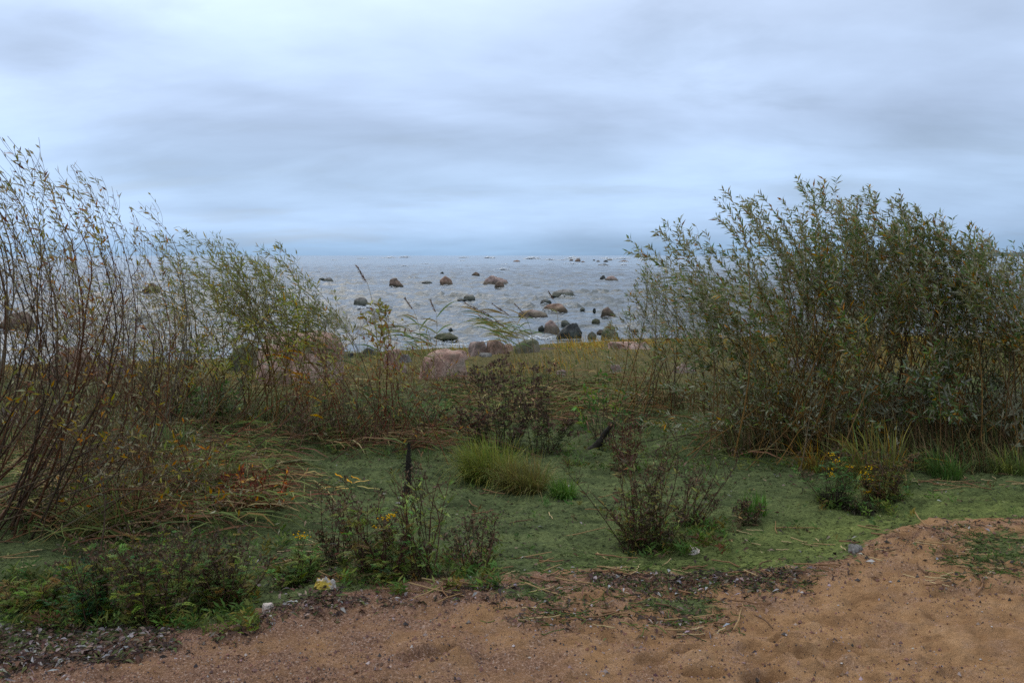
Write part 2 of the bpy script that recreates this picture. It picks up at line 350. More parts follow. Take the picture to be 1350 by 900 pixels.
ROCKC = {'pink': ((.34, .205, .16), (.19, .115, .09), (.47, .33, .27)), 'red': ((.21, .13, .095), (.12, .08, .06), (.32, .22, .17)), 'grey': ((.18, .165, .15), (.09, .085, .08), (.28, .26, .24)),
         'pinkgrey': ((.25, .175, .15), (.13, .10, .09), (.36, .27, .24)), 'dark': ((.035, .036, .034), (.018, .02, .02), (.10, .105, .10)), 'green': ((.13, .13, .08), (.075, .08, .045), (.24, .20, .15)),
         'brown': ((.13, .09, .068), (.07, .055, .045), (.22, .155, .12)), 'white': ((.72, .58, .51), (.62, .47, .40), (.8, .68, .6))}
def rock_mat(key):
    a, b, c = ROCKC[key]; m, n = newmat('granite_' + key); co = n('ShaderNodeTexCoord').outputs['Object']
    def nz(sc, det=4.0, ro=.6): return n('ShaderNodeTexNoise', inp={'Vector': co, 'Scale': sc, 'Detail': det, 'Roughness': ro}).outputs[0]
    r1 = n('ShaderNodeValToRGB', inp={0: nz(3.0, 6, .65)}); ramp(r1, [(.36, b), (.48, a), (.62, c)])
    sp_ = n('ShaderNodeMapRange', inp={0: nz(70, 3, .8), 1: .3, 2: .7, 3: .5, 4: 1.5})
    col = n('ShaderNodeVectorMath', operation='SCALE', inp={0: r1.outputs[0], 'Scale': sp_.outputs[0]}).outputs[0]
    col = mix(n, 1.0, col, n('ShaderNodeAttribute', attribute_name='Col').outputs[0], 'MULTIPLY')
    bp = n('ShaderNodeBump', inp={'Strength': .8, 'Distance': .06, 'Height': nz(7, 8, .7)})
    p = n('ShaderNodeBsdfPrincipled', inp={'Base Color': col, 'Roughness': .8 if key != 'dark' else .5, 'Specular IOR Level': .15, 'Normal': bp.outputs[0]}); out(n, p.outputs[0]); return m
M_ROCK = {k: rock_mat(k) for k in ROCKC}
def plain(name, col, rough=.8, sc=40, var=.3):
    m, n = newmat(name); co = n('ShaderNodeTexCoord').outputs['Object']
    f = n('ShaderNodeMapRange', inp={0: n('ShaderNodeTexNoise', inp={'Vector': co, 'Scale': float(sc), 'Detail': 4.0}).outputs[0], 1: .3, 2: .7, 3: 1 - var, 4: 1 + var})
    c = n('ShaderNodeVectorMath', operation='SCALE', inp={0: (*col,), 'Scale': f.outputs[0]})
    p = n('ShaderNodeBsdfPrincipled', inp={'Base Color': c.outputs[0], 'Roughness': rough, 'Specular IOR Level': .3}); out(n, p.outputs[0]); return m
M_FOAM = plain('foam', (.78, .80, .82), .9, 6, .12)
def vcol(name, rough=.8):
    m, n = newmat(name); c = n('ShaderNodeAttribute', attribute_name='Col').outputs[0]
    p = n('ShaderNodeBsdfPrincipled', inp={'Base Color': c, 'Roughness': rough, 'Specular IOR Level': .25}); out(n, p.outputs[0]); return m
M_GRIT = vcol('grit', .8)
M_FILM = vcol('plastic_film', .35)

# ------------------------------------------------------------------ ground sheets
def build_ground():
    ny, nx = 520, 530
    y = np.exp(np.linspace(math.log(1.7), math.log(30), ny)); u = np.linspace(-1.0, 1.0, nx)
    Y, U = np.meshgrid(y, u, indexing='ij'); X = U * Y
    Z = ground_z(X.ravel(), Y.ravel()).reshape(X.shape); A = algae(X, Y)
    gy = 12.0 + 1.4 * fbm2(X * .5, Y * .5, 3, 40)
    G = sst(-.5, .9, Y - gy - 0.10 * np.clip(X, -4, 6))
    s = Y - yb(X)
    fresh = np.clip(sst(-.4, 1.2, X - 0.2) * np.exp(-((s - .35) / .75) ** 2) + .25 * fbm2(X * 1.3, Y * 2, 3, 44), 0, 1)
    grit = np.clip(-.12 + .20 * sst(1.6, -1.4, X) + .08 * sst(3.6, 2.8, Y) + .12 * np.exp(-((s + .1) / .15) ** 2), -.3, .3)
    V = np.stack([X, Y, Z], -1).reshape(-1, 3)
    i = np.arange(ny - 1)[:, None] * nx + np.arange(nx - 1)[None]
    f = np.stack([i, i + 1, i + nx + 1, i + nx], -1).reshape(-1, 4)
    fa = A.ravel()[f].mean(1); fg = G.ravel()[f].mean(1)
    # exact normals so that the sheets meet without a seam
    dzy, dzx = np.gradient(Z, axis=0), np.gradient(Z, axis=1); tx = np.stack([np.gradient(X, axis=1), np.gradient(Y, axis=1), dzx], -1); ty = np.stack([np.gradient(X, axis=0), np.gradient(Y, axis=0), dzy], -1)
    NN = nrm(np.cross(tx, ty)).reshape(-1, 3)
    cls = np.where(fg > .5, 2, np.where(fa > .5, 1, 0))
    for k, nm in enumerate(('sand_beach', 'algae_mud', 'grass_bank')):
        ff = f[cls == k]; idx = np.unique(ff); mp = np.zeros(len(V), np.int32); mp[idx] = np.arange(len(idx))
        me = mesh_np(nm, V[idx], mp[ff], extra={'algae': A.ravel()[idx], 'grassy': G.ravel()[idx], 'fresh': fresh.ravel()[idx], 'grit': grit.ravel()[idx]})
        me.normals_split_custom_set_from_vertices(NN[idx].tolist())
        link(nm, me, M_GROUND, kind='structure')
    # the same land and sea bed farther out, just under the fine sheets
    r = np.concatenate([[0.01], np.geomspace(1.5, 30000, 70)]); a = np.linspace(0, TAU, 97)[:-1]
    Rr, Aa = np.meshgrid(r, a, indexing='ij'); X = Rr * np.sin(Aa); Y = Rr * np.cos(Aa) + 1.0
    Z = ground_z(X.ravel(), Y.ravel(), False).reshape(X.shape) - 0.09
    i = np.arange(len(r) - 1)[:, None] * 96 + np.arange(96)[None]; j = np.arange(len(r) - 1)[:, None] * 96 + (np.arange(96)[None] + 1) % 96
    f = np.stack([i, i + 96, j + 96, j], -1).reshape(-1, 4)
    s = Y - yb(X)
    me = mesh_np('ground', np.stack([X, Y, Z], -1).reshape(-1, 3), f, extra={'algae': sst(-.1, .3, s).ravel(), 'grassy': sst(10, 12, Y).ravel(), 'fresh': np.zeros(X.size), 'grit': np.zeros(X.size)})
    link('ground', me, M_GROUND, kind='structure')
build_ground()

# ------------------------------------------------------------------ sea
_wv = []
_rw = np.random.default_rng(5)
for lam, amp, nn in [(5.0, .065, 3), (2.6, .052, 4), (1.4, .034, 5), (.8, .019, 5)]:
    for k in range(nn):
        th = math.radians(250 + _rw.normal(0, 28)); kk = TAU / (lam * _rw.uniform(.8, 1.25))
        _wv.append((kk * math.cos(th), kk * math.sin(th), _rw.uniform(0, TAU), amp, lam))
def wave_z(x, y):
    z = 0
    wx = x + .5 * fbm2(x * .4, y * .4, 2, 70); wy = y + .5 * fbm2(x * .4 + 9, y * .4, 2, 71)
    env = .55 + 1.0 * np.clip(fbm2(x * .12, y * .2, 3, 72) + .45, 0, 1.2)
    for kx, ky, ph, am, lam in _wv:
        q = np.sin(kx * wx + ky * wy + ph); q = 1.4 * (1 - np.abs(q)) ** 1.5 - .6
        cell = y * 0.0075
        z = z + am * q * np.clip(1.6 - 3.2 * cell / lam, 0, 1)
    shore = sst(.0, 5.0, y - ys(x))
    return z * env * (.2 + .8 * shore)
def build_water():
    y = np.concatenate([np.geomspace(13, 240, 430), np.geomspace(240, 30000, 60)[1:]])
    u = np.concatenate([np.linspace(-8, -1.0, 26)[:-1], np.linspace(-1.0, 1.0, 340), np.linspace(1.0, 8, 26)[1:]])
    Y, U = np.meshgrid(y, u, indexing='ij'); X = U * Y
    Z = WATER_Z + wave_z(X.ravel(), Y.ravel()).reshape(X.shape); nx = len(u)
    i = np.arange(len(y) - 1)[:, None] * nx + np.arange(nx - 1)[None]
    link('sea', mesh_np('sea', np.stack([X, Y, Z], -1).reshape(-1, 3), np.stack([i, i + 1, i + nx + 1, i + nx], -1).reshape(-1, 4)), M_WATER, kind='structure')
build_water()
SEA = [
 ('flat dark rock awash near the horizon, widest of the far rocks', 796, 350, 16, 2.6, 'dark'),
 ('small reddish rock on the horizon left of the breaking wave', 681, 345, 10, 2.2, 'red'),
 ('low far brown rock, left end of the row under white breakers', 753, 343.8, 6, 2.2, 'brown'),
 ('domed far rock in the middle of the breakers near horizon', 762, 344.8, 9, 3.8, 'brown'),
 ('lowest reddish far rock just right of the domed one in breakers', 769, 345.5, 6, 1.5, 'red'),
 ('tiny dark far rock standing alone between breakers and bush', 783, 343.6, 4, 1.8, 'dark'),
 ('small grey far rock between the tiny dark one and twin rocks', 789, 345, 6, 2.2, 'grey'),
 ('dark front rock of the far twin rocks near the bush', 799, 345.3, 7, 2.6, 'dark'),
 ('paler back rock of the far twin rocks near the bush', 804, 343.2, 8, 2.0, 'grey'),
 ('long low far rock touching the edge of the right willow', 823, 345, 13, 2.2, 'brown'),
 ('dark pointed rock at left end of the pink sloping rock', 795, 368.2, 8.5, 5.4, 'dark'),
 ('pink sloping rock in the sea beside the right willow', 807, 369.6, 18, 5.8, 'pinkgrey'),
 ('smooth grey whaleback rock alone in open water', 743, 389, 34, 7.2, 'grey'),
 ('thin dark slab awash behind the round red rock', 720, 398.6, 15, 3.6, 'dark'),
 ('rounded reddish loaf shaped rock with a pale top, mid water', 732, 409.8, 34, 9.6, 'red'),
 ('long flat pinkish grey rock left of the reddish loaf rock', 702, 415.8, 40, 7.2, 'pinkgrey'),
 ('tiny rock awash right of the reddish loaf rock', 768, 407.4, 7, 2.0, 'grey'),
 ('small dark round knob of rock in the water', 783.6, 409.8, 4.5, 3.6, 'dark'),
 ('brown pyramid shaped rock in water near the right willow', 803, 415.2, 21, 10.5, 'brown'),
 ('small mossy green rock awash below the brown pyramid rock', 786, 424, 11, 4, 'green'),
 ('pinkish grey domed boulder behind the black boulder', 728, 435.6, 22, 13.5, 'pinkgrey'),
 ('dark wedge of rock at left foot of the domed boulder', 714, 433, 9, 4, 'dark'),
 ('low grey rock just behind the black tilted boulder', 746, 426, 13, 4, 'grey'),
 ('black wet boulder with a tilted top at the shoreline', 752, 444, 33, 18, 'dark'),
 ('small grey stone right of the black wet boulder', 781, 443.2, 12, 6, 'grey'),
 ('low orange brown rock with weed left of the mossy boulder', 793, 438, 12, 3.2, 'brown'),
 ('mossy greenish boulder at the water edge by the right willow', 805, 445, 24, 17, 'green'),
 ('low dark rock in water half hidden by the right willow twigs', 837, 436, 11, 2.4, 'dark'),
 ('low dark rock, left of a close pair off the left willow', 424, 368.2, 9, 2.2, 'dark'),
 ('greyer right rock of a close pair off the left willow', 431.5, 370.2, 13, 4.4, 'grey'),
 ('dark boulder sloping down to its left in open sea', 522, 377, 22, 10.4, 'brown'),
 ('low dark rock with white foam on its left side', 562, 374.2, 15, 3.4, 'dark'),
 ('steep reddish brown domed boulder in open sea', 587.5, 374.6, 18, 10.8, 'red'),
 ('small brown rock far out between two bigger boulders', 627, 363.2, 11, 4.8, 'brown'),
 ('tiny dark rock beyond the steep reddish boulder', 582.6, 360.6, 5.5, 2.6, 'dark'),
 ('widest grey red boulder in the open sea', 653.5, 374, 34, 10.8, 'pinkgrey'),
 ('brown rock in front of the widest sea boulder', 658.5, 378.4, 14, 7.6, 'brown'),
 ('grey peaked rock with foam, seen among the middle twigs', 475, 400, 20, 8, 'grey'),
 ('pale grey rock, higher of two beyond the leaning reeds', 618.5, 393.6, 16, 5.2, 'grey'),
 ('low dark rocky ledge left of the pale grey rock', 609, 395.6, 14, 2, 'dark'),
 ('flat greenish rock in the shallows behind the pink boulder', 587, 444.6, 32, 5.4, 'green'),
 ('tiny dark stone above the flat greenish rock', 594, 434.6, 6.5, 2.6, 'dark'),
 ('brown rock behind the left willow, farther of two', 196, 384, 24, 11, 'brown'),
 ('broad brown rock behind the left willow at photo edge', 12, 432, 56, 20, 'brown'),
 ('small rock awash behind the right willow', 1010, 400, 20, 6, 'grey'),
]
def build_foam():
    mb = MB(); rf = np.random.default_rng(9)
    crests = [(px - .1 * w, pb + .3, w * .8, .9 + w * .02) for _, px, pb, w, h, k in SEA if w > 12] + [(533, 339.6, 12, 2), (612, 340, 12, 1.5), (645, 340.5, 10, 2.5), (702, 341.5, 16, 3.0), (757, 341, 16, 2.5), (742, 343, 10, 1.5), (665, 355.5, 15, 2.2), (757, 348, 8, 1.5), (551, 372, 18, 3), (625, 373.5, 5, 2), (788, 374.5, 9, 1.8),
              (740, 369, 12, 1.2), (490, 404.5, 30, 3.5), (452, 410, 30, 2), (466, 394, 8, 1.5), (710, 441, 40, 4), (730, 437, 22, 3), (605, 453, 40, 3.5), (580, 458, 30, 2.5), (800, 433, 20, 1.5), (845, 448, 30, 2), (190, 348, 14, 2.5), (278, 346, 14, 2.5), (130, 356, 20, 2), (420, 358, 10, 1),
              (640, 448, 20, 3), (560, 462, 20, 2), (1010, 342, 20, 2), (1180, 345, 16, 2), (930, 352, 14, 1.5), (820, 341.5, 14, 2), (850, 343, 16, 2), (476, 341, 12, 1.2), *[(rf.uniform(380, 860), 338.6 + abs(rf.normal(0, 9)), rf.uniform(5, 15), rf.uniform(.8, 1.9)) for _ in range(16)], (566, 352, 10, .8), (690, 363, 8, .9), (715, 358, 10, .9)]
    oc = np.array([[1, 0, 0], [-1, 0, 0], [0, 1, 0], [0, -1, 0], [0, 0, 1], [0, 0, -1]], float); ot = np.array([[0, 2, 4], [2, 1, 4], [1, 3, 4], [3, 0, 4], [2, 0, 5], [1, 2, 5], [3, 1, 5], [0, 3, 5]])
    for px, py, w, h in crests:
        if py < 360: w, h = w * 1.25, h * 1.5
        c = at_z(px, py, WATER_Z); m = c[1] / F; L = w * m; hh = h * m
        k = int(30 + w * 2.2)
        t = rf.normal(0, .28, k); dx = t * L; dy = rf.normal(0, .18, k) * min(hh * 4, L * .4); zz = np.abs(rf.normal(0, .35, k)) * hh * np.exp(-(t * 2) ** 2)
        r = rf.uniform(.3, 1.0, k) * hh * .28
        x = c[0] + dx; y_ = c[1] + dy
        P = np.stack([x, y_, WATER_Z + wave_z(x, y_) + zz * .9], -1)
        v = P[:, None] + oc[None] * np.stack([r * rf.uniform(1.2, 4, k), r * 1.3, r * .7], -1)[:, None]
        mb.add(v, None, (ot[None] + (np.arange(k) * 6)[:, None, None]).reshape(-1, 3))
    mb.build('sea_foam', M_FOAM, kind='stuff')
build_foam()

# far wooded shore on the right-hand horizon
def build_far_shore():
    nx = 160; x = np.linspace(560, 3400, nx); y0 = 2500 - .05 * x
    hgt = sst(560, 1300, x) * (10 + 4 * fbm2(x * .012, x * 0, 4, 80)); hgt = np.maximum(hgt, .4) + np.abs(fbm2(x * .08, x * 0, 2, 81)) * 4 * sst(600, 900, x)
    rows = [(-60, -.6, 0), (-30, .8, 0), (0, .9, .55), (30, 0, 1.0), (200, 0, 1.05), (320, -1, 0)]
    V = np.array([[[xx, yy + d, WATER_Z + b + hh * kf] for xx, yy, hh in zip(x, y0, hgt)] for d, b, kf in rows])
    i = np.arange(len(rows) - 1)[:, None] * nx + np.arange(nx - 1)[None]
    link('far_shore', mesh_np('far_shore', V.reshape(-1, 3), np.stack([i, i + 1, i + nx + 1, i + nx], -1).reshape(-1, 4)), plain('distant_forest', (.05, .075, .07), .9, .05, .4), kind='structure')
build_far_shore()

# ------------------------------------------------------------------ rocks
def ico(sub):
    bm = bmesh.new(); bmesh.ops.create_icosphere(bm, subdivisions=sub, radius=1); v = np.array([p.co[:] for p in bm.verts]); f = np.array([[q.index for q in p.verts] for p in bm.faces]); bm.free(); return v, f
ICO = {k: ico(k) for k in (1, 2, 3, 4)}
ROCKPOS = []
def rock(label, px, pb, w, h, key, name='boulder', cat='boulder', sea=True, flat=None, tilt=0.0, dep=.8, seed=None, peak=0.0, group=None, sub=None):
    seed = seed if seed is not None else int(px * 7 + pb * 3)
    rr = np.random.default_rng(seed)
    c = at_z(px, pb, WATER_Z) if sea else on_ground1(px, pb)
    m = math.hypot(c[0], c[1]) / F * 1.0; m = c[1] / F
    v, f = ICO[sub or (4 if w > 25 else 3)]
    v = v.copy()
    if not sea: v = v / (np.sum(np.abs(v) ** 3.2, 1, keepdims=True) ** (1 / 3.2)) * np.array([1, 1, .92]); v = v * (1 + .55 * fbm3(v * 1.1 + seed % 53, 2, seed + 9))[:, None]
    for _ in range(9):                            # broken faces
        nn = nrm(rr.normal(size=3)); dd = rr.uniform(.68, .95) if sea else rr.uniform(.62, .92); v -= np.maximum(0, v @ nn - dd)[:, None] * nn * .95
    dsp = fbm3(v * 1.6 + seed % 97, 4, seed) * .30 + fbm3(v * 6 + seed % 31, 3, seed) * .05
    v = v * (1 + dsp)[:, None]
    if peak: v[:, 0] -= peak * v[:, 2] * .5
    lo, hi = v.min(0), v.max(0)
    v = (v - (lo + hi) / 2) / ((hi - lo) / 2)
    if not sea: v[:, 2] = np.tanh(1.5 * v[:, 2]) / math.tanh(1.5)
    sink = .35
    W2, H2 = w * m / 2, h * m * 1.12
    z = v[:, 2] * H2; v[:, :2] *= (1 + (.22 if sea else .12) * np.clip(.1 - v[:, 2:3], -.8, .4))
    ct, st = math.cos(tilt), math.sin(tilt)
    x = v[:, 0] * W2; x, z = ct * x - st * z, st * x + ct * z
    y = v[:, 1] * W2 * dep
    z = z - z.max() + h * m
    P = np.stack([x, y, z], -1)
    col = np.ones((len(P), 3))
    if sea:                                       # wet, weedy foot
        wl = .10 + .05 * fbm3(P * 3, 2, 5); wt = sst(wl + .10, wl - .02, z - 0)
        col = col * (1 - .5 * wt[:, None]) * (1 - wt[:, None] * np.array([[.1, 0, .15]]))
    else:
        lich = sst(.05, .3, fbm3(P * 5 / max(W2, .1), 3, seed + 3)); col = col * (1 - .35 * lich[:, None] * np.array([[1, .75, .8]]))
    if not sea: ROCKPOS.append((c[0], c[1] + W2 * dep * .9, W2))
    me = mesh_np(name, P, None, f, col); me.materials.append(M_ROCK[key])
    o = bpy.data.objects.new(name, me); COL.objects.link(o); o.location = (c[0], c[1] + W2 * dep * .9, c[2] if sea else ground_z(np.array([c[0]]), np.array([c[1] + W2 * dep * .9]))[0]); o['label'] = label; o['category'] = cat
    if group: o['group'] = group
    return o
for L_, px, pb, w, h, k in SEA:
    rock(L_, px, pb, w, h, k, name='sea_rock', cat='rock', tilt=(-.22 if 'tilted' in L_ else 0.0), peak=(.9 if 'sloping down' in L_ else 0))
SHORE = [
 ('large pink granite boulder behind red twigs, biggest on the shore', 386, 508, 128, 68, 'pink', 9), ('greenish grey boulder behind the biggest pink one', 322, 488, 62, 36, 'green', 2),
 ('pink angular boulder in front of the flat greenish rock', 582, 503, 70, 36, 'pink', 47), ('small pink boulder tucked behind the angular pink one', 605, 475, 26, 14, 'pink', 4),
 ('rounded pinkish boulder, leftmost of the waterside row', 630, 469, 32, 21, 'pinkgrey', 5), ('brown pink boulder in the middle of the waterside row', 655, 469, 30, 20, 'red', 6),
 ('small pink stone between brown and grey waterside boulders', 671, 464, 13, 12, 'pink', 7), ('grey green boulder under the leaning reeds', 694, 467, 38, 21, 'green', 8),
 ('low grey stone in front of the waterside row', 640, 472, 18, 5.5, 'grey', 29), ('pink stone standing left of the angular pink boulder', 514, 486, 20, 27, 'pink', 10),
 ('flat reddish stone above the standing pink stone', 523, 469, 19, 11, 'red', 11), ('grey stone right of the standing pink stone', 534, 478, 18, 11, 'grey', 12),
 ('small pinkish stone leaning on the standing pink stone', 530, 492, 14, 12, 'pinkgrey', 13), ('dark boulder half hidden by the middle twigs', 484, 469, 24, 13, 'dark', 14),
 ('pinkish stone poking out of the grass behind brown weeds', 740, 498, 15, 9, 'pinkgrey', 15), ('pink stone in the grass at foot of the right willow', 812, 492, 15, 11, 'pinkgrey', 16),
 ('long low pink rock at the grass edge by the right willow', 832, 462, 62, 11, 'pink', 17), ('low brown rock at the waterline above golden grass', 722, 461, 26, 4.5, 'brown', 18),
 ('reddish boulder behind the left willow stems', 82, 502, 76, 44, 'red', 19), ('pinkish boulder right of the reddish one behind left willow', 142, 500, 56, 24, 'pinkgrey', 20),
 ('pale pink stone at the left photo edge below the reddish boulder', 6, 562, 40, 26, 'pinkgrey', 21), ('flat pinkish stone lying under the left willow', 108, 580, 66, 14, 'pinkgrey', 22),
 ('dark low boulder beside the biggest pink boulder', 455, 472, 22, 10, 'dark', 23), ('pink stone half buried behind the right willow', 905, 494, 36, 13, 'pinkgrey', 24), ('grey stone half buried behind the right willow', 1060, 490, 50, 18, 'grey', 25),
]
for L_, px, pb, w, h, k, sd in SHORE: rock(L_, px, pb, w, h, k, name='shore_boulder', sea=False, seed=sd * 13 + 5, dep=.75)
for i, (px, pb, w, h) in enumerate([(22, 502, 18, 9), (40, 508, 14, 7), (52, 496, 16, 8), (35, 494, 12, 6), (12, 514, 18, 8), (60, 510, 12, 6)]):
    rock('grey cobble in the stone patch behind the left willow', px, pb, w, h, ['grey', 'dark', 'pinkgrey'][i % 3], name='cobble', cat='stone', sea=False, seed=300 + i, group='grey cobbles behind the left willow')
rock('pale pink lump of stone at the sand edge by the weeds', 351, 809, 17, 15, 'white', name='pale_stone', cat='stone', sea=False, seed=77, sub=3)
for i, (px, pb, w, L_) in enumerate([(1130, 729, 20, 'whitish clod of dried algae right where sand meets algae'), (917, 733, 17, 'white crumbled lump lying below the big brown weed'), (912, 724, 6, 'small pale pebble behind the white crumbled lump')]):
    rock(L_, px, pb, w, w * .42, 'grey' if i == 0 else 'white', name=['dried_clod', 'white_lump', 'pebble'][i], cat=['clod', 'lump', 'pebble'][i], sea=False, seed=500 + i, sub=3)

# ------------------------------------------------------------------ woody shrubs
WIND = np.array([-1.0, 0.1, 0.05])
def bez(a, b, c, N):
    t = np.linspace(0, 1, N)[:, None]; return (1 - t) ** 2 * a + 2 * t * (1 - t) * b + t * t * c
def shrub(name, label, base, env, n, drop=90, bw=.22, dy=.8, leaf=(.055, .014), lc=None, lw=None, ldens=55, lstart=.45, twigs=9, r0=.006, bark=((.10, .055, .035),), wig=.018, mat=None, bend=.15, seed=0,
          cat='shrub', ybase=None, tw_len=.30, rise=.12, leafy_tw=1.0, group=None, tip_r=.0012, dmin=0, tipd=None):
    global R
    R = np.random.default_rng(1000 + seed)
    b0 = on_ground1(*base); Y0 = b0[1]
    root = thing(name, label, cat, b0, group)
    ex = np.array([e[0] for e in env], float); ey = np.array([e[1] for e in env], float)
    fol = MB(); Wv = WIND
    for k in range(n):
        px = ex[0] + (ex[-1] - ex[0]) * ((k + R.uniform(0, 1)) / n)
        py = np.interp(px, ex, ey) + dmin + R.exponential(drop) * (R.random() > .18) + R.exponential(11)
        py = min(py, base[1] - 30)
        yy = Y0 + R.normal(0, dy * .5)
        T = at_depth(px, py, yy)
        bp = b0 + np.array([R.normal(0, bw) + .12 * (T[0] - b0[0]), R.normal(0, bw * .7), 0]); bp[2] = ground_z(bp[0:1], bp[1:2])[0] - .02
        Lr = np.linalg.norm(T - bp)
        mid = bp + .55 * (T - bp) + np.array([-WIND[0] * bend * Lr, 0, rise * Lr])
        N = 14; C = bez(bp, mid, T, N)
        tt = np.linspace(0, 1, N)
        wob = np.stack([fbm2(tt * 4 + k * 3.3, tt * 0 + a, 3, seed + a) for a in range(3)], -1) * (wig * Lr * 2) * (tt * (1.2 - .95 * tt))[:, None]
        C = C + wob
        rr = r0 * R.uniform(.55, 1.25) * min(1.3, .5 + Lr / 2.5)
        rad = np.maximum(rr * (1 - tt) ** .8, tip_r)
        bc = np.array(bark[R.integers(len(bark))]) * R.uniform(.75, 1.25)
        mb = MB(); tubes(mb, C[None], rad[None], 5, bc)
        # twigs
        tg = nrm(np.gradient(C, axis=0))
        ss = np.sort(R.uniform(.28, .97, twigs)); LP, LD, LR = [], [], []
        TW = []
        for s in ss:
            x = s * (N - 1); i0 = min(int(x), N - 2); fr = x - i0
            o = C[i0] * (1 - fr) + C[i0 + 1] * fr; d = tg[i0]
            rv = R.normal(size=3); side = nrm(np.cross(d, rv)); ln = Lr * (tw_len * (1 - s) + .05) * R.uniform(.5, 1.25); ln = min(ln, .62 * (1.25 - s))
            e = o + nrm(d * .85 + side * R.uniform(.35, .8)) * ln; m_ = o + nrm(d * .6 + side * .9) * ln * .5
            e = e + WIND * bend * .7 * ln + np.array([0, 0, .1 * ln])
            TW.append(bez(o, m_, e, 7))
        TW = np.array(TW)
        if len(TW):
            t7 = np.linspace(0, 1, 7); tr = np.maximum(np.interp(ss, tt, rad)[:, None] * .55 * (1 - t7[None] * .8), tip_r * .85)
            tubes(mb, TW, tr, 3, bc * R.uniform(.9, 1.5))
        mb.build('stem', M_BARK, root)
        # leaves
        def scatter(curve, t0, dens):
            lens = np.linalg.norm(np.diff(curve, axis=0), axis=1).sum(); m = R.poisson(max(0, lens * (1 - t0) * dens))
            if m == 0: return
            t = np.sort(R.uniform(t0, 1, m) ** .85 if t0 < .3 else R.uniform(t0, 1, m)); x = t * (len(curve) - 1); i0 = np.minimum(x.astype(int), len(curve) - 2); fr = (x - i0)[:, None]
            P = curve[i0] * (1 - fr) + curve[i0 + 1] * fr; d = nrm(np.gradient(curve, axis=0))[i0]
            ph = np.arange(m) * 2.4 + R.uniform(0, 6) + R.normal(0, .3, m); u = nrm(np.cross(d, np.array([.3, 1, .1]))); w = np.cross(d, u)
            rdl = u * np.cos(ph)[:, None] + w * np.sin(ph)[:, None]
            LP.append(P); LD.append(nrm(d * .75 + rdl * .75 + Wv * R.uniform(.1, .6, (m, 1)))); LR.append(nrm(rdl * -.5 + d * .8 + R.normal(0, .35, (m, 3))))
        scatter(C, lstart, tipd or ldens)
        for s_, c in zip(ss, TW):
            if R.random() < leafy_tw * np.clip((s_ - .28) * 2.4, .30, 1): scatter(c, .12, ldens)
        if LP:
            LP, LD, LR = np.concatenate(LP), np.concatenate(LD), np.concatenate(LR); m = len(LP)
            ll = leaf[0] * R.uniform(.55, 1.25, m); lwid = leaf[1] * R.uniform(.7, 1.25, m)
            leaves(fol, LP, LD, LR, ll, lwid, pal(lc, m, lw), curl=R.uniform(.05, .3))
    fol.build('foliage', mat or M_LEAF, root, kind='stuff')
    return root
GREEN = [(.058, .085, .032), (.095, .115, .05), (.14, .125, .046), (.20, .19, .125), (.26, .26, .20), (.15, .08, .032), (.27, .15, .04)]
GW = [4.2, 3.8, 1.7, 1.4, .9, 1.1, .4]
RB = ((.13, .085, .045), (.15, .09, .042), (.085, .065, .042), (.19, .115, .055))
shrub('willow_bush', 'tall dense grey green willow bush, biggest of the right clump', (1050, 590), [(832, 316), (858, 292), (915, 290), (975, 243), (1020, 258), (1072, 214), (1105, 246), (1150, 245), (1190, 290)], 76, drop=105, bw=.42, lc=GREEN, lw=GW, bark=RB, seed=1, twigs=14, ldens=66, leaf=(.070, .0165), wig=.024, r0=.0052)
shrub('willow_bush', 'slender open willow bush with bare lower stems left of the right clump', (872, 546), [(792, 430), (815, 390), (845, 335), (880, 350), (935, 360)], 46, drop=60, bw=.34, ldens=40, lc=GREEN, lw=GW, bark=RB, seed=2, twigs=8, leaf=(.06, .013), wig=.024, r0=.005)
shrub('willow_bush', 'willow bush behind the yellow flowers, right of the biggest one', (1185, 580), [(1080, 262), (1115, 262), (1160, 250), (1225, 275), (1262, 285), (1300, 312)], 74, drop=105, bw=.42, lc=GREEN, lw=GW, bark=RB, seed=3, twigs=13, ldens=66, leaf=(.070, .0165), wig=.024, r0=.0052)
shrub('willow_bush', 'willow bush cut by the right photo edge', (1320, 590), [(1205, 330), (1270, 300), (1300, 305), (1338, 320), (1420, 310), (1500, 320)], 66, drop=105, bw=.42, lc=GREEN, lw=GW, bark=RB, seed=4, twigs=13, ldens=66, leaf=(.070, .0165), wig=.024, r0=.0052)
shrub('willow_bush', 'willow bush half hidden behind the biggest right one', (1125, 555), [(910, 340), (1000, 300), (1080, 290), (1180, 290), (1290, 310)], 64, drop=85, bw=.6, lc=GREEN, lw=GW, bark=RB, seed=5, twigs=9, ldens=44, leaf=(.068, .016), wig=.024)
shrub('willow_bush', 'low sprawling willow bush with pale leaves in front of the right clump', (1255, 588), [(1080, 530), (1150, 505), (1230, 485), (1300, 490), (1390, 510)], 40, drop=26, bw=.5, leaf=(.085, .019), lc=[(.10, .12, .06), (.20, .21, .16), (.07, .095, .04), (.15, .09, .05)], ldens=46, bark=RB, seed=6, twigs=8, rise=.28, lstart=.2, wig=.03, r0=.0045)
shrub('willow_bush', 'low twiggy willow growth under the biggest right willow', (1035, 588), [(890, 500), (960, 470), (1040, 450), (1110, 470), (1180, 500)], 80, drop=40, bw=.6, leaf=(.062, .015), lc=GREEN, lw=GW, ldens=20, bark=RB, seed=7, twigs=8, rise=.1, lstart=.25, wig=.03, r0=.004)
LC = [(.15, .125, .035), (.17, .14, .06), (.23, .21, .14), (.24, .10, .022), (.10, .05, .03), (.11, .115, .04), (.20, .12, .03)]
LB = ((.085, .046, .030), (.115, .064, .038), (.07, .046, .032), (.13, .108, .08), (.105, .08, .052), (.06, .042, .03), (.10, .052, .032))
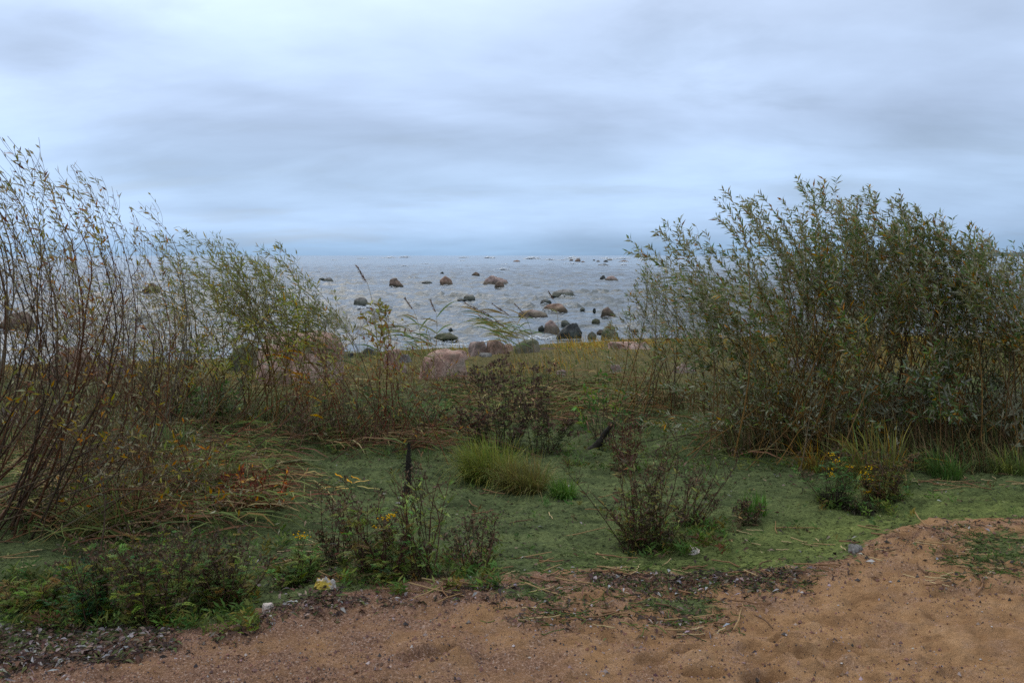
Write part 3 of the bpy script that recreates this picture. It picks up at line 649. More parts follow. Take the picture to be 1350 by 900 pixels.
shrub('willow_bush', 'tall half bare red stemmed willow at the left photo edge', (-30, 700), [(-160, 120), (-60, 150), (5, 168), (35, 192), (70, 215), (120, 258)], 32, drop=100, bw=.22, lc=LC, tipd=26, ldens=10, leaf=(.056, .0135), bark=LB, seed=11, twigs=15, r0=.0062, wig=.055, bend=.32, tw_len=.55, lstart=.6, dy=1.1)
shrub('willow_bush', 'half bare red stemmed willow with a lone tall whip on its right', (85, 655), [(30, 205), (75, 205), (125, 245), (160, 310), (182, 250), (200, 350), (235, 390)], 30, drop=100, bw=.34, lc=LC, tipd=26, ldens=10, leaf=(.052, .013), bark=LB, seed=12, twigs=16, r0=.0056, wig=.055, bend=.34, tw_len=.55, lstart=.6)
shrub('willow_bush', 'low tangle of bare arching willow branches under the left willow', (15, 700), [(20, 470), (100, 500), (200, 545), (300, 595), (385, 630)], 40, drop=45, bw=.5, lc=LC, ldens=8, leaf=(.05, .013), bark=LB, seed=13, twigs=18, r0=.0065, rise=.22, wig=.05, tw_len=.5, lstart=.5, dy=1.2)
shrub('willow_bush', 'bare twiggy willow behind the left one, in front of the boulders', (120, 585), [(-20, 330), (60, 330), (130, 340), (200, 380), (250, 420)], 30, drop=80, bw=.8, lc=LC, ldens=10, leaf=(.055, .016), bark=LB, seed=14, twigs=18, r0=.0055, wig=.036, tw_len=.45)
YG = [(.16, .17, .05), (.21, .20, .07), (.10, .125, .045), (.28, .23, .08), (.33, .19, .045), (.22, .22, .15)]
shrub('willow_bush', 'yellow green narrow leaved willow bush bent by wind, left of centre', (325, 562), [(192, 316), (225, 300), (255, 294), (300, 322), (330, 312), (372, 322), (400, 345), (425, 385), (445, 425)], 76, drop=75, bw=.55, lc=YG, lw=[3, 2.5, 3, 1.2, .5, 1.2], ldens=38, leaf=(.080, .012), bark=((.14, .085, .042), (.17, .11, .05), (.10, .075, .05)), seed=15, twigs=11, mat=M_LEAF2, bend=.26, lstart=.45, wig=.026, r0=.005)
shrub('willow_bush', 'thin yellowing willow bush between the left and centre left ones', (235, 565), [(165, 370), (210, 335), (260, 370), (300, 400)], 32, drop=65, bw=.4, lc=YG, ldens=30, leaf=(.07, .012), bark=LB, seed=16, twigs=12, mat=M_LEAF2, bend=.12, wig=.03, r0=.005)
DR = ((.13, .045, .032), (.15, .062, .042), (.085, .048, .036), (.11, .07, .05))
shrub('red_twig_shrub', 'dark red twiggy shrub with few leaves, left of centre', (470, 592), [(375, 450), (420, 425), (455, 415), (495, 400), (515, 400), (545, 435), (590, 475)], 60, drop=34, bw=.65, lc=[(.14, .13, .05), (.20, .17, .07), (.15, .08, .045)], ldens=12, leaf=(.055, .018), bark=DR, seed=17, twigs=9, r0=.0042, wig=.018, bend=.03, rise=.04, mat=M_LEAF2, tw_len=.25)
shrub('red_twig_shrub', 'slanting red twigs right of the dark red shrub, above the black stump', (530, 598), [(545, 520), (565, 490), (590, 450), (612, 470), (650, 540)], 16, drop=40, bw=.12, lc=[(.14, .13, .05), (.2, .11, .05)], ldens=6, leaf=(.05, .016), bark=DR, seed=18, twigs=7, r0=.0045, bend=-.02, rise=.0, mat=M_LEAF2)
shrub('willow_sapling', 'two leaved twigs of olive green leaves in front of the sea', (500, 575), [(488, 392), (507, 388), (512, 385)], 4, drop=12, bw=.06, lc=[(.15, .15, .05), (.19, .18, .07), (.22, .13, .06)], ldens=36, leaf=(.075, .028), bark=DR, seed=19, twigs=2, r0=.005, bend=.03, lstart=.72, mat=M_LEAF2, dy=.3)
shrub('green_sapling', 'bright green leafy sapling with a black twisted foot, right of centre', (790, 585), [(748, 525), (765, 500), (790, 480), (815, 500), (840, 540)], 14, drop=25, bw=.07, lc=[(.07, .13, .04), (.055, .095, .035), (.12, .14, .045)], ldens=20, leaf=(.062, .026), bark=((.07, .055, .04),), seed=20, twigs=7, r0=.006, bend=.02, lstart=.4, mat=M_HERB, dy=.6)

# ------------------------------------------------------------------ herbs
def clump_pts(c, rad, n): 
    a = R.uniform(0, TAU, n); r = rad * np.sqrt(R.uniform(0, 1, n)); x = c[0] + r * np.cos(a); y = c[1] + r * np.sin(a) * .8
    return np.stack([x, y, ground_z(x, y) - .01], -1)
def weed(label, px, py, wpx, hpx, n=16, stemc=(.05, .03, .022), leafc=((.05, .07, .028),), lw=None, nleaf=9, ll=.07, feather=True, seeds=.6, seedc=((.05, .032, .025),), flowers=(), seed=0, lean=-.05, name='weed', cat='weed', mat=None, seedr=.011):
    global R
    R = np.random.default_rng(2000 + seed)
    c = on_ground1(px, py); m = c[1] / F; Wm, Hm = wpx * m, hpx * m
    root = thing(name, label, cat, c); B = clump_pts(c, Wm * .30, n); fol = MB(); sd = MB()
    tips = []
    for k in range(n):
        b = B[k]; h = Hm * (R.uniform(.35, 1.08) if R.random() < .8 else R.uniform(.15, .4))
        if k < len(flowers):
            t = at_depth(flowers[k][0], flowers[k][1], b[1])
        else:
            t = b + np.array([(b[0] - c[0]) * .85 + R.normal(0, .17 * Hm) + lean * h, (b[1] - c[1]) * .7 + R.normal(0, .12 * Hm), h])
        tips.append(t); Lr = np.linalg.norm(t - b)
        C = bez(b, b + .5 * (t - b) + np.array([R.normal(0, .10) * Lr, R.normal(0, .08) * Lr, .10 * Lr]), t, 8); tt = np.linspace(0, 1, 8)
        mb = MB(); sc = np.array(stemc) * R.uniform(1.0, 2.2)
        tubes(mb, C[None], (.0032 * (1 - .6 * tt) * R.uniform(.7, 1.2))[None], 4, sc)
        # forked tops
        nb = 5; br = []
        for q in range(nb):
            s = R.uniform(.55, .95); i0 = int(s * 7); o = C[i0]; dd = nrm(np.array([R.normal(0, .6) - .15, R.normal(0, .6), 1.0])); e = o + dd * Lr * R.uniform(.10, .22); br.append(bez(o, o + (e - o) * .5 + np.array([0, 0, -.01]), e, 4))
        br = np.array(br); tubes(mb, br, np.full((nb, 4), .0016), 3, sc)
        mb.build('stem', M_BARK, root)
        if R.random() < seeds and k >= len(flowers):
            ends = np.concatenate([br[:, -1], t[None]]); m_ = 7
            P = (ends[:, None] + R.normal(0, .016, (len(ends), m_, 3)) * np.array([1, 1, .6])).reshape(-1, 3); kk = len(P)
            bits(sd, P, R.normal(size=(kk, 3)) + [0, 0, .7], R.normal(size=(kk, 3)), R.uniform(.7, 1.6, kk) * seedr * 1.6, R.uniform(.7, 1.3, kk) * seedr, pal(seedc, kk))
        # leaves up the stem
        m_ = R.poisson(nleaf * 1.6); s = R.uniform(.04, .95, m_); i0 = (s * 6.99).astype(int); P = C[i0]; az = R.uniform(0, TAU, m_)
        D_ = nrm(np.stack([np.cos(az) - .25, np.sin(az), R.uniform(.1, 1.5, m_)], -1)); lc = pal(leafc, m_, lw, .28) * 1.55; L_ = ll * R.uniform(.5, 1.35, m_)
        if feather:
            for q in range(m_):
                kk = 11; t_ = np.linspace(.15, 1, kk); droop = np.array([0, 0, -1.0]) * (t_ ** 2)[:, None] * L_[q] * .35
                ax = P[q] + D_[q] * (t_ * L_[q])[:, None] + droop; side = nrm(np.cross(D_[q], [0, 0, 1.0]))
                sg = np.where(np.arange(kk) % 2, 1, -1)[:, None]; wl = L_[q] * .34 * (1 - .6 * t_ + .1)
                bits(fol, ax, side * sg + D_[q] * .6, np.tile([0, 0, 1.0], (kk, 1)) + R.normal(0, .5, (kk, 3)), wl, wl * .24, np.tile(lc[q], (kk, 1)))
                bits(fol, ax, -side * sg + D_[q] * .6, np.tile([0, 0, 1.0], (kk, 1)) + R.normal(0, .5, (kk, 3)), wl, wl * .24, np.tile(lc[q], (kk, 1)))
        else:
            leaves(fol, P, D_, np.tile([0, 0, 1.0], (m_, 1)) + R.normal(0, .4, (m_, 3)), L_, L_ * .24, lc, curl=.3)
    nm = int(60 + wpx * 2.2); fm = MB(); Pm = clump_pts(c, Wm * .40, nm); blades(fm, Pm, R.uniform(.03, .12, nm), R.uniform(0, TAU, nm), np.abs(R.normal(1.1, .4, nm)), R.uniform(.003, .008, nm), pal([(.03, .026, .018), (.05, .042, .025), (.045, .055, .025)], nm), pal([(.035, .03, .02), (.08, .06, .035), (.06, .075, .03)], nm)); fm.build('contact_shade_fibres', M_DRY, root, kind='stuff')  # dark matted fibres, added so their colour stands in for contact shade
    fol.build('foliage', mat or M_HERB, root, kind='stuff')
    sd.build('seed_heads', M_DRY, root, kind='stuff')
    for k, (fx, fy) in enumerate(flowers):
        mb = MB(); t = tips[k]
        for q in range(10):
            v, f = ICO[1]; o = t + np.array([R.normal(0, .016), R.normal(0, .016), R.normal(.004, .006)]); mb.add(o + v * np.array([.0054, .0054, .004]), None, f, pal([(.48, .31, .03), (.40, .24, .02)], 1)[0])
        mb.build('flower_cluster', M_HERB, root)
    return root
BR = ((.085, .062, .042), (.11, .078, .048), (.062, .052, .036))
DG = ((.050, .075, .032), (.070, .095, .038), (.09, .10, .038), (.065, .055, .032))
FE = ((.055, .085, .034), (.085, .105, .040), (.105, .115, .042), (.10, .08, .038), (.06, .045, .03))
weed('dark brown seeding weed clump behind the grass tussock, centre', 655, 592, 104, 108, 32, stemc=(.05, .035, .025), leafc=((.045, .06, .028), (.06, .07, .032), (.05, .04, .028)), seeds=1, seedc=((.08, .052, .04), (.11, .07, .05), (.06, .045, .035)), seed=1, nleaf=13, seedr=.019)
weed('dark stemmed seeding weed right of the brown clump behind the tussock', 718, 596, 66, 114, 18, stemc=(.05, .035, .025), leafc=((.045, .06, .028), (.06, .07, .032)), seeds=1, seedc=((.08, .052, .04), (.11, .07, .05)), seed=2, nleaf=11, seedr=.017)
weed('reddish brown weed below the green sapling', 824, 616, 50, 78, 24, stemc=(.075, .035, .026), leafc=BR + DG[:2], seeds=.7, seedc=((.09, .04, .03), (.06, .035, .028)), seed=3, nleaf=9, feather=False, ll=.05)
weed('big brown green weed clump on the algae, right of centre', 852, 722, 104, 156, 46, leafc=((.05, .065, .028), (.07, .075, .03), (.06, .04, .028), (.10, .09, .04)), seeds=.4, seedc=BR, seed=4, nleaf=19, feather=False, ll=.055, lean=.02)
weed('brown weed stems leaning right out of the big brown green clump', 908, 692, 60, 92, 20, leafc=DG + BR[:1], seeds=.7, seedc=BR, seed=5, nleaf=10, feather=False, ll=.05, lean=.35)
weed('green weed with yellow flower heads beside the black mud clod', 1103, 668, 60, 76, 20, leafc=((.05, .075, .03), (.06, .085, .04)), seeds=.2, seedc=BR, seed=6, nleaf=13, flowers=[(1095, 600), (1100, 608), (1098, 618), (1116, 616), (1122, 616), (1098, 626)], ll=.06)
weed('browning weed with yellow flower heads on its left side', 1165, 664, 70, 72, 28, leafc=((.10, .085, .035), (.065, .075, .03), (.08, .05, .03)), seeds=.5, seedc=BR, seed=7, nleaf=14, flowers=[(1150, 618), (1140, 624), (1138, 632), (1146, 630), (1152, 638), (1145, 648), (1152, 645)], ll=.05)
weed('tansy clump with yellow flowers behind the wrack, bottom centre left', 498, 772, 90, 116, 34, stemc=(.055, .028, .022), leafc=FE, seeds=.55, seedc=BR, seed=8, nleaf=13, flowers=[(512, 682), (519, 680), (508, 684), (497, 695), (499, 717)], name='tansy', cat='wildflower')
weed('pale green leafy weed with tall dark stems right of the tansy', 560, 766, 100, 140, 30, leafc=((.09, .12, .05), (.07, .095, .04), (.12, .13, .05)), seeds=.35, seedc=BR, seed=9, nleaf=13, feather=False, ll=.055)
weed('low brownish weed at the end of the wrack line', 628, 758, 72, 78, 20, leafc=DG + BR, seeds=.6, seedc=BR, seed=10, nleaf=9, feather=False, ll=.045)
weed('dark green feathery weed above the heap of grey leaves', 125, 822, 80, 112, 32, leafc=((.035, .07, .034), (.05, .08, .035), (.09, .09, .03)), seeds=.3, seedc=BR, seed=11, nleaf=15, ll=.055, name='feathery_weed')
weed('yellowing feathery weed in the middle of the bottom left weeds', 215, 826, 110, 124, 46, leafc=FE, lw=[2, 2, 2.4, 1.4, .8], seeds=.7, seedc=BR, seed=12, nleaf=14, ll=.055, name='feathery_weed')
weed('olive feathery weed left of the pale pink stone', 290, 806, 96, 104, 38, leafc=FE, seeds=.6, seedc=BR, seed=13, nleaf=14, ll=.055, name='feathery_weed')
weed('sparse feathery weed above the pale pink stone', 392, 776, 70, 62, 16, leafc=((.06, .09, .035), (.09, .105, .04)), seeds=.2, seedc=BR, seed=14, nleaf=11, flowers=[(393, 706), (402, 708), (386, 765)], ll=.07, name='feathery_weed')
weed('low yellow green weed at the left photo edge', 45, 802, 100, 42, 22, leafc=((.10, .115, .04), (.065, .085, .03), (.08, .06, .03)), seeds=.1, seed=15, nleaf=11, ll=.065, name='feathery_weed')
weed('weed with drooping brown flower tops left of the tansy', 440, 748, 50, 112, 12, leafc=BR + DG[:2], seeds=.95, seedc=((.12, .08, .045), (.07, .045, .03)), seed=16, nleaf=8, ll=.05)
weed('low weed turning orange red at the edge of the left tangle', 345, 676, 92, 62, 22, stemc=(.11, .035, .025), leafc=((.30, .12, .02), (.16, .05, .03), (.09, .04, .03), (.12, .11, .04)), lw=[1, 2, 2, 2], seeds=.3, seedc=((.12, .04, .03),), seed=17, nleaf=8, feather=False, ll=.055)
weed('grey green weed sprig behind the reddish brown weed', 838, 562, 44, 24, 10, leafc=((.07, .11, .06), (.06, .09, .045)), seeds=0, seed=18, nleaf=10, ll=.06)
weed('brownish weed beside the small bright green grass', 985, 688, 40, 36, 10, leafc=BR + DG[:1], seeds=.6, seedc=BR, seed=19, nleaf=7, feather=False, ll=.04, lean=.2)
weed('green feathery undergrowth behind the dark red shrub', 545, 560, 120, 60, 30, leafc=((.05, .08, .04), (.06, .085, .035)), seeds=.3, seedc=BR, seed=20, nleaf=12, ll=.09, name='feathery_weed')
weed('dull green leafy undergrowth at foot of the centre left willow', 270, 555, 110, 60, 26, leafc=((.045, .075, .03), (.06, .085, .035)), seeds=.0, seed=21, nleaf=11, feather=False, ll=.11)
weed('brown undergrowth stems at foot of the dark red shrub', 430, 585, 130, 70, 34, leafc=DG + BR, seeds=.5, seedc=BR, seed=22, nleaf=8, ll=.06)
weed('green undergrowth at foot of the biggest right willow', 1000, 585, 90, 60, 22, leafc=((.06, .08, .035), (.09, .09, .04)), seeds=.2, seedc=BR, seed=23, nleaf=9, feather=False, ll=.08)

# black rotten stem and mud clods round plant feet
def stump(label, px, py, hpx, r, seed, name='rotten_stump', lean=.0):
    rr = np.random.default_rng(seed); c = on_ground1(px, py); h = hpx * c[1] / F; mb = MB(); N = 14; t = np.linspace(0, 1, N)
    C = np.stack([c[0] + lean * t * h + .012 * fbm2(t * 6, t * 0 + 2, 3, seed + 1), c[1] + .01 * fbm2(t * 6, t * 0, 3, seed + 2), c[2] - .03 + t * h], -1)
    tubes(mb, C[None], (r * (1.15 - .6 * t + .6 * np.exp(-t * 9)) * (1 + .5 * fbm2(t * 11, t * 0, 3, seed)))[None], 9, (.022, .019, .015))
    for k in range(70):
        s = rr.uniform(.0, .9); o = C[int(s * 13)]; e = o + np.array([rr.normal(0, .03), rr.normal(0, .03), rr.uniform(-.10, .03)]); tubes(mb, bez(o, (o + e) / 2 + [0, 0, .012], e, 4)[None], np.full((1, 4), .0035), 3, (.025, .021, .017))
    v = np.concatenate(mb.v); v += fbm3(v * 30, 2, 3)[:, None] * .006; mb.v = [v]
    o = mb.build(name, M_BARK, None, c); o['label'] = label; o['category'] = 'stump'
stump('black rotten stump standing upright on the algae left of centre', 536, 652, 76, .022, 3, lean=.06)
stump('black twisted foot of a dead stem under the green sapling', 780, 592, 40, .03, 4, lean=.7)
# ------------------------------------------------------------------ grass, reeds
def tussock(label, px, py, wpx, hpx, n, c0, c1, seed, lean=.85, wind=-.45, w=.005, name='grass_tussock', cat='grass tuft'):
    global R
    R = np.random.default_rng(3000 + seed); c = on_ground1(px, py); m = c[1] / F; mb = MB()
    P = clump_pts(c, wpx * m * .33, n); az = np.arctan2((P[:, 1] - c[1]), (P[:, 0] - c[0]) + wind * wpx * m * .4) + R.normal(0, .7, n)
    L_ = hpx * m * R.uniform(.6, 1.3, n)
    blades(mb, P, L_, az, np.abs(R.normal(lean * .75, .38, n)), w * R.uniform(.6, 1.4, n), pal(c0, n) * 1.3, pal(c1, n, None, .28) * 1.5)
    o = mb.build(name, M_GRASS, None, c); o['label'] = label; o['category'] = cat
tussock('full yellow green grass tussock in the centre of the algae', 645, 630, 104, 56, 1500, [(.05, .06, .025), (.07, .08, .03)], [(.105, .11, .035), (.14, .13, .05), (.08, .10, .035)], 1, w=.0042)
tussock('brownish grass tussock merged with the right of the central one', 692, 643, 84, 50, 950, [(.06, .06, .028), (.09, .075, .035)], [(.11, .10, .042), (.10, .08, .042), (.08, .09, .035)], 2, w=.0042)
tussock('small bright green tuft at the right end of the grass tussock', 743, 652, 46, 30, 420, [(.05, .09, .03)], [(.055, .085, .03), (.075, .10, .034)], 3, w=.0045)
tussock('small bright green grass tuft right of the big brown weed', 995, 680, 46, 32, 150, [(.05, .09, .03)], [(.05, .09, .03), (.065, .085, .033)], 4, w=.006, lean=.5)
tussock('broad bladed grass under the right willow, behind yellow flowers', 1150, 628, 120, 66, 170, [(.05, .07, .03), (.09, .07, .03)], [(.065, .085, .035), (.10, .085, .035), (.14, .085, .035)], 5, w=.010, lean=.8)
tussock('bright green broad bladed grass at foot of the right edge willow', 1245, 628, 70, 40, 160, [(.05, .08, .03)], [(.045, .07, .028), (.07, .075, .03)], 6, w=.009, lean=.7)
tussock('dull grass tuft cut by the right photo edge', 1335, 625, 80, 36, 200, [(.05, .06, .025)], [(.12, .12, .045), (.08, .10, .04)], 7, w=.007)
tussock('orange tinged grass blades by the fallen twig, right willow foot', 1070, 618, 50, 46, 60, [(.10, .07, .03)], [(.17, .09, .03), (.10, .085, .035)], 8, w=.008, lean=.9)
BK = [(.022, .02, .014), (.03, .026, .018), (.016, .015, .011)]
tussock('black fibrous clod between the two yellow flowered weeds', 1130, 674, 54, 22, 420, BK, BK, 21, w=.006, lean=1.5, wind=0, name='mud_clod', cat='clod')
tussock('black fibrous clod at foot of the leftmost yellow flowered weed', 1100, 670, 30, 30, 260, BK, BK, 22, w=.006, lean=.8, wind=0, name='mud_clod', cat='clod')
tussock('green grass tuft behind the sparse feathery weed', 150, 700, 120, 70, 320, [(.05, .06, .03)], [(.10, .11, .045), (.08, .10, .04), (.14, .10, .05)], 9, w=.008, lean=1.0)
tussock('green and straw grass tuft inside the left tangle', 270, 650, 130, 54, 420, [(.05, .06, .03)], [(.09, .12, .045), (.14, .11, .05), (.07, .10, .04)], 10, w=.008, lean=1.0)
tussock('dark green grass tuft in the shade of the left willow', 210, 600, 120, 50, 380, [(.035, .055, .025)], [(.07, .10, .045), (.12, .12, .06)], 11, w=.008, lean=.9)

def reed(label, group, base, tip, nl=7, seed=0, leafc=((.10, .13, .055),), plume=True, stalkc=(.22, .17, .08), ll=.42, lw=.018, ydepth=None):
    rr = np.random.default_rng(4000 + seed); b = on_ground1(*base); t = at_depth(tip[0], tip[1], b[1] + rr.normal(0, .15)); Lr = np.linalg.norm(t - b)
    C = bez(b, b + .5 * (t - b) + np.array([.10 * Lr, 0, .14 * Lr]), t, 12); root = thing('common_reed', label, 'reed', b, group)
    mb = MB(); tt = np.linspace(0, 1, 12); tubes(mb, C[None], (.0055 * (1 - .65 * tt))[None], 5, np.array(stalkc)); mb.build('stalk', M_DRY, root)
    for k in range(nl):
        s = rr.uniform(.42, .97); i0 = int(s * 11); o = C[i0]; d = nrm(C[min(i0 + 1, 11)] - C[max(i0 - 1, 0)])
        side = nrm(WIND * (1.0 if rr.random() < .85 else -.4) + np.array([0, rr.normal(0, .3), rr.uniform(-.2, .45)])); l = ll * rr.uniform(.6, 1.15)
        N = 6; q = np.linspace(0, 1, N)[:, None]; P = o + d * (q * (1 - q * .6)) * l * .5 + side * q * l * .9 + np.array([0, 0, -.16]) * q ** 2 * l
        wd = lw * np.array([.5, 1, .95, .75, .42, .04]) * .5; up = nrm(np.cross(side, [0, 1.0, 0.2])); v = np.stack([P - up * wd[:, None], P + up * wd[:, None] + np.array([0, .004, 0])], 1).reshape(-1, 3)
        f = [[2 * i, 2 * i + 1, 2 * i + 3, 2 * i + 2] for i in range(N - 1)]; m2 = MB(); m2.add(v, f, None, np.array(leafc[rr.integers(len(leafc))]) * rr.uniform(.75, 1.25)); m2.build('leaf', M_GRASS, root)
    if plume:
        m3 = MB(); d = nrm(C[-1] - C[-2]); n_ = 70; s = rr.uniform(0, 1, n_); P = C[-1] + d * (s * .16)[:, None] + WIND * (s * .05)[:, None]
        D_ = nrm(d * .8 + WIND * .8 + rr.normal(0, .35, (n_, 3))); global R
        R = rr; bits(m3, P, D_, rr.normal(size=(n_, 3)), .05 * rr.uniform(.5, 1.2, n_), .007 * np.ones(n_), pal([(.20, .14, .10), (.26, .20, .15), (.14, .09, .07)], n_)); m3.build('plume', M_DRY, root)
RG = ((.14, .18, .085), (.11, .15, .07), (.20, .20, .10), (.26, .20, .11))
for i, (bx, by, tx, ty) in enumerate([(668, 474, 628, 408), (676, 476, 640, 414), (684, 474, 650, 418), (690, 476, 662, 410), (698, 474, 672, 416), (680, 480, 655, 428), (672, 470, 645, 424), (704, 474, 690, 412), (694, 480, 668, 432)]):
    reed(['first', 'second', 'third', 'fourth', 'sixth', 'fifth', 'middle low', 'rightmost', 'shortest'][i] + ' reed in the wind bent clump over the waterside boulders', None, (bx, by), (tx, ty), 8, i, RG, ll=.48, lw=.017)
for i, (bx, by, tx, ty) in enumerate([(556, 500, 545, 408), (566, 505, 575, 412), (572, 510, 560, 425), (560, 515, 535, 428)]):
    reed(['left plumed reed above the angular pink boulder', 'right plumed reed above the angular pink boulder', 'low plumeless reed right above the angular pink boulder', 'leftmost plumeless reed beside the angular pink boulder'][i], None, (bx, by), (tx, ty), 6, 20 + i, RG, plume=i < 2, ll=.36, lw=.020)
reed('thin straight reed stalk with a small brown plume, alone before the sea', None, (492, 560), (484, 372), 4, 30, RG, ll=.25)
reed('bare straight straw reed standing over the reddish loaf rock', None, (733, 470), (731, 396), 1, 31, RG, plume=True, ll=.2)
for i, (bx, by, tx, ty) in enumerate([(405, 550, 392, 395), (420, 555, 425, 400), (435, 560, 408, 420), (390, 545, 350, 420), (375, 550, 330, 430), (445, 560, 440, 440)]):
    reed(['tallest', 'short right', 'lower middle', 'second leftmost', 'leftmost', 'rightmost short'][i] + ' green reed standing in the centre left willow', None, (bx, by), (tx, ty), 6, 40 + i, RG, plume=False, ll=.40, lw=.020)
for i, (bx, by, tx, ty) in enumerate([(402, 565, 396, 440), (412, 560, 400, 472), (398, 560, 386, 470)]):
    reed(['tallest', 'middle height', 'shortest leftmost'][i] + ' dead reed with orange yellow leaves before the biggest pink boulder', None, (bx, by), (tx, ty), 3, 60 + i, ((.50, .25, .05), (.42, .28, .09), (.55, .22, .03)), plume=False, ll=.30, lw=.022)
reed('dead reed with two yellow leaves at foot of the dark red shrub', None, (424, 585), (422, 522), 4, 70, ((.48, .30, .07),), plume=False, ll=.2)

def shore_grass():
    global R
    R = np.random.default_rng(5); mb = MB()
    n_ = 66000; y = 10.4 + (R.uniform(0, 1, n_) ** .85) * 12.7; x = R.uniform(-.72, .72, n_) * y
    ok = (y < ys(x) - .25 + .8 * fbm2(x * .8, y * .8, 3, 90)) & (y > 11.8 + 2.2 * fbm2(x, y, 3, 91) + .1 * np.clip(x, -3, 5)); x, y = x[ok], y[ok]; n_ = len(x)
    gold = np.clip(.42 + 1.9 * fbm2(x * .5, y * .45, 3, 92) + .10 * (y - 17) + .4 * sst(.0, 1.6, x) * sst(14, 17, y), 0, 1); dens = fbm2(x * 1.5, y * 1.2, 3, 93); ok = R.random(n_) < .75 + dens; x, y, gold = x[ok], y[ok], gold[ok]; n_ = len(x)
    P = np.stack([x, y, ground_z(x, y) - .01], -1); gd = (R.random(n_) < gold)[:, None]
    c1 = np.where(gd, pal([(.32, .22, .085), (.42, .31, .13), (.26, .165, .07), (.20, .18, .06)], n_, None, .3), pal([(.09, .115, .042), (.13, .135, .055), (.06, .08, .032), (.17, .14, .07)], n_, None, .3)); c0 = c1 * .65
    H = R.uniform(.08, .32, n_) * (1 + .35 * gd[:, 0]) * np.clip(.8 + .8 * fbm2(x * .7, y * .7, 2, 95), .5, 1.4)
    for rx, ry, rw in ROCKPOS:
        if rw > .08: H = np.where((np.abs(x - rx * y / ry) < rw * 1.15) & (y > ry - 2.0 - rw) & (y < ry + rw), H * .5, H)
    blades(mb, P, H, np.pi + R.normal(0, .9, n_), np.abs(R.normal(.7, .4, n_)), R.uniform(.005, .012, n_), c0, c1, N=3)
    mb.build('shore_grass', M_GRASS, kind='stuff')
shore_grass()

def dead_grass():
    '''dead stems, straw and rank grass standing under the bushes'''
    global R
    R = np.random.default_rng(8); mb = MB()
    BRN = [(.16, .10, .055), (.22, .16, .085), (.11, .07, .042), (.28, .22, .12)]; GRN = [(.09, .11, .045), (.13, .14, .055), (.07, .085, .04)]
    for (x0, y0, x1, y1), n_, h, gw in [((830, 520, 1000, 552), 1500, .30, .3), ((960, 540, 1350, 602), 7500, .34, .4), ((1150, 590, 1350, 625), 1500, .22, .5), ((190, 515, 560, 585), 2000, .28, .7), ((390, 560, 570, 595), 800, .2, .55), ((590, 500, 760, 530), 700, .26, .6),
                                        ((0, 545, 220, 640), 2600, .35, .45), ((0, 640, 340, 690), 1800, .25, .5), ((700, 495, 870, 520), 600, .22, .6), ((0, 500, 300, 560), 2500, .35, .4)]:
        P = on_ground(R.uniform(x0, x1, n_), R.uniform(y0, y1, n_)); k = fbm2(P[:, 0] * 1.3, P[:, 1] * 1.3, 3, 14) > -.2; P = P[k]; m = len(P); gr = (R.random(m) < gw)[:, None]
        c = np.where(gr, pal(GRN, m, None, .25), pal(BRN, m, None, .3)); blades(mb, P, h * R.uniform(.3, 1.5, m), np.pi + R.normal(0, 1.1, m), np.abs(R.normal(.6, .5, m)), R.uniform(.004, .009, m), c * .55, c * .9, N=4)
    mb.build('dead_grass', M_DRY, kind='stuff')
dead_grass()
def algae_tufts():
    '''small loose threads and scraps standing out of the algae felt'''
    global R
    R = np.random.default_rng(12); mb = MB(); n0 = 60000; y = 3.6 + R.uniform(0, 1, n0) ** 1.2 * 8; x = R.uniform(-.68, .68, n0) * y; k = (algae(x, y) > .55) & (fbm2(x * 3, y * 5, 4, 15) > R.uniform(-.4, .35, n0)); x, y = x[k], y[k]; m = len(x)
    P = np.stack([x, y, ground_z(x, y) - .002], -1); az = R.uniform(0, TAU, m); L_ = R.uniform(.008, .04, m) * (.6 + .08 * y)
    bits(mb, P, np.stack([np.cos(az), np.sin(az), R.uniform(.05, .7, m)], -1), np.stack([0 * az, 0 * az, 1 + 0 * az], -1) + R.normal(0, .5, (m, 3)), L_, L_ * R.uniform(.12, .4, m), pal([(.05, .062, .03), (.085, .10, .042), (.025, .028, .016), (.13, .13, .07), (.20, .17, .11)], m, [3, 3, 2, .7, .25], .25))
    mb.build('algae_tufts', M_GRASS, kind='stuff')
algae_tufts()

def seedlings():
    '''leaf rosettes and low shoots too many to count, between the bigger weeds'''
    global R
    R = np.random.default_rng(19); mb = MB()
    for (x0, y0, x1, y1), n_ in [((0, 770, 340, 835), 700), ((450, 735, 660, 785), 380), ((330, 730, 420, 765), 120), ((790, 690, 960, 735), 260), ((1080, 640, 1200, 680), 180), ((420, 560, 760, 610), 300), ((860, 560, 1350, 625), 500), ((0, 690, 380, 770), 260), ((740, 560, 860, 620), 160), ((400, 620, 1350, 740), 160)]:
        P = on_ground(R.uniform(x0, x1, n_), R.uniform(y0, y1, n_)); P = P[fbm2(P[:, 0] * 2, P[:, 1] * 3, 3, 16) > -.12]; c = pal([(.06, .095, .035), (.09, .11, .04), (.10, .085, .035), (.075, .05, .03)], len(P), [3, 2.4, 1.3, 1], .25)
        for k in range(len(P)):
            m = 9; az = R.uniform(0, TAU, m); h = R.uniform(.1, 1.4, m); q = R.uniform(.02, .055); st = P[k] + np.stack([R.normal(0, .012, m), R.normal(0, .012, m), R.uniform(0, q * 1.2, m)], -1)
            bits(mb, st, np.stack([np.cos(az), np.sin(az), h], -1), R.normal(0, .5, (m, 3)) + [0, 0, 1], np.full(m, q) * R.uniform(.6, 1.3, m), np.full(m, q * .26), np.tile(c[k], (m, 1)))
    mb.build('seedlings', M_HERB, kind='stuff')
seedlings()
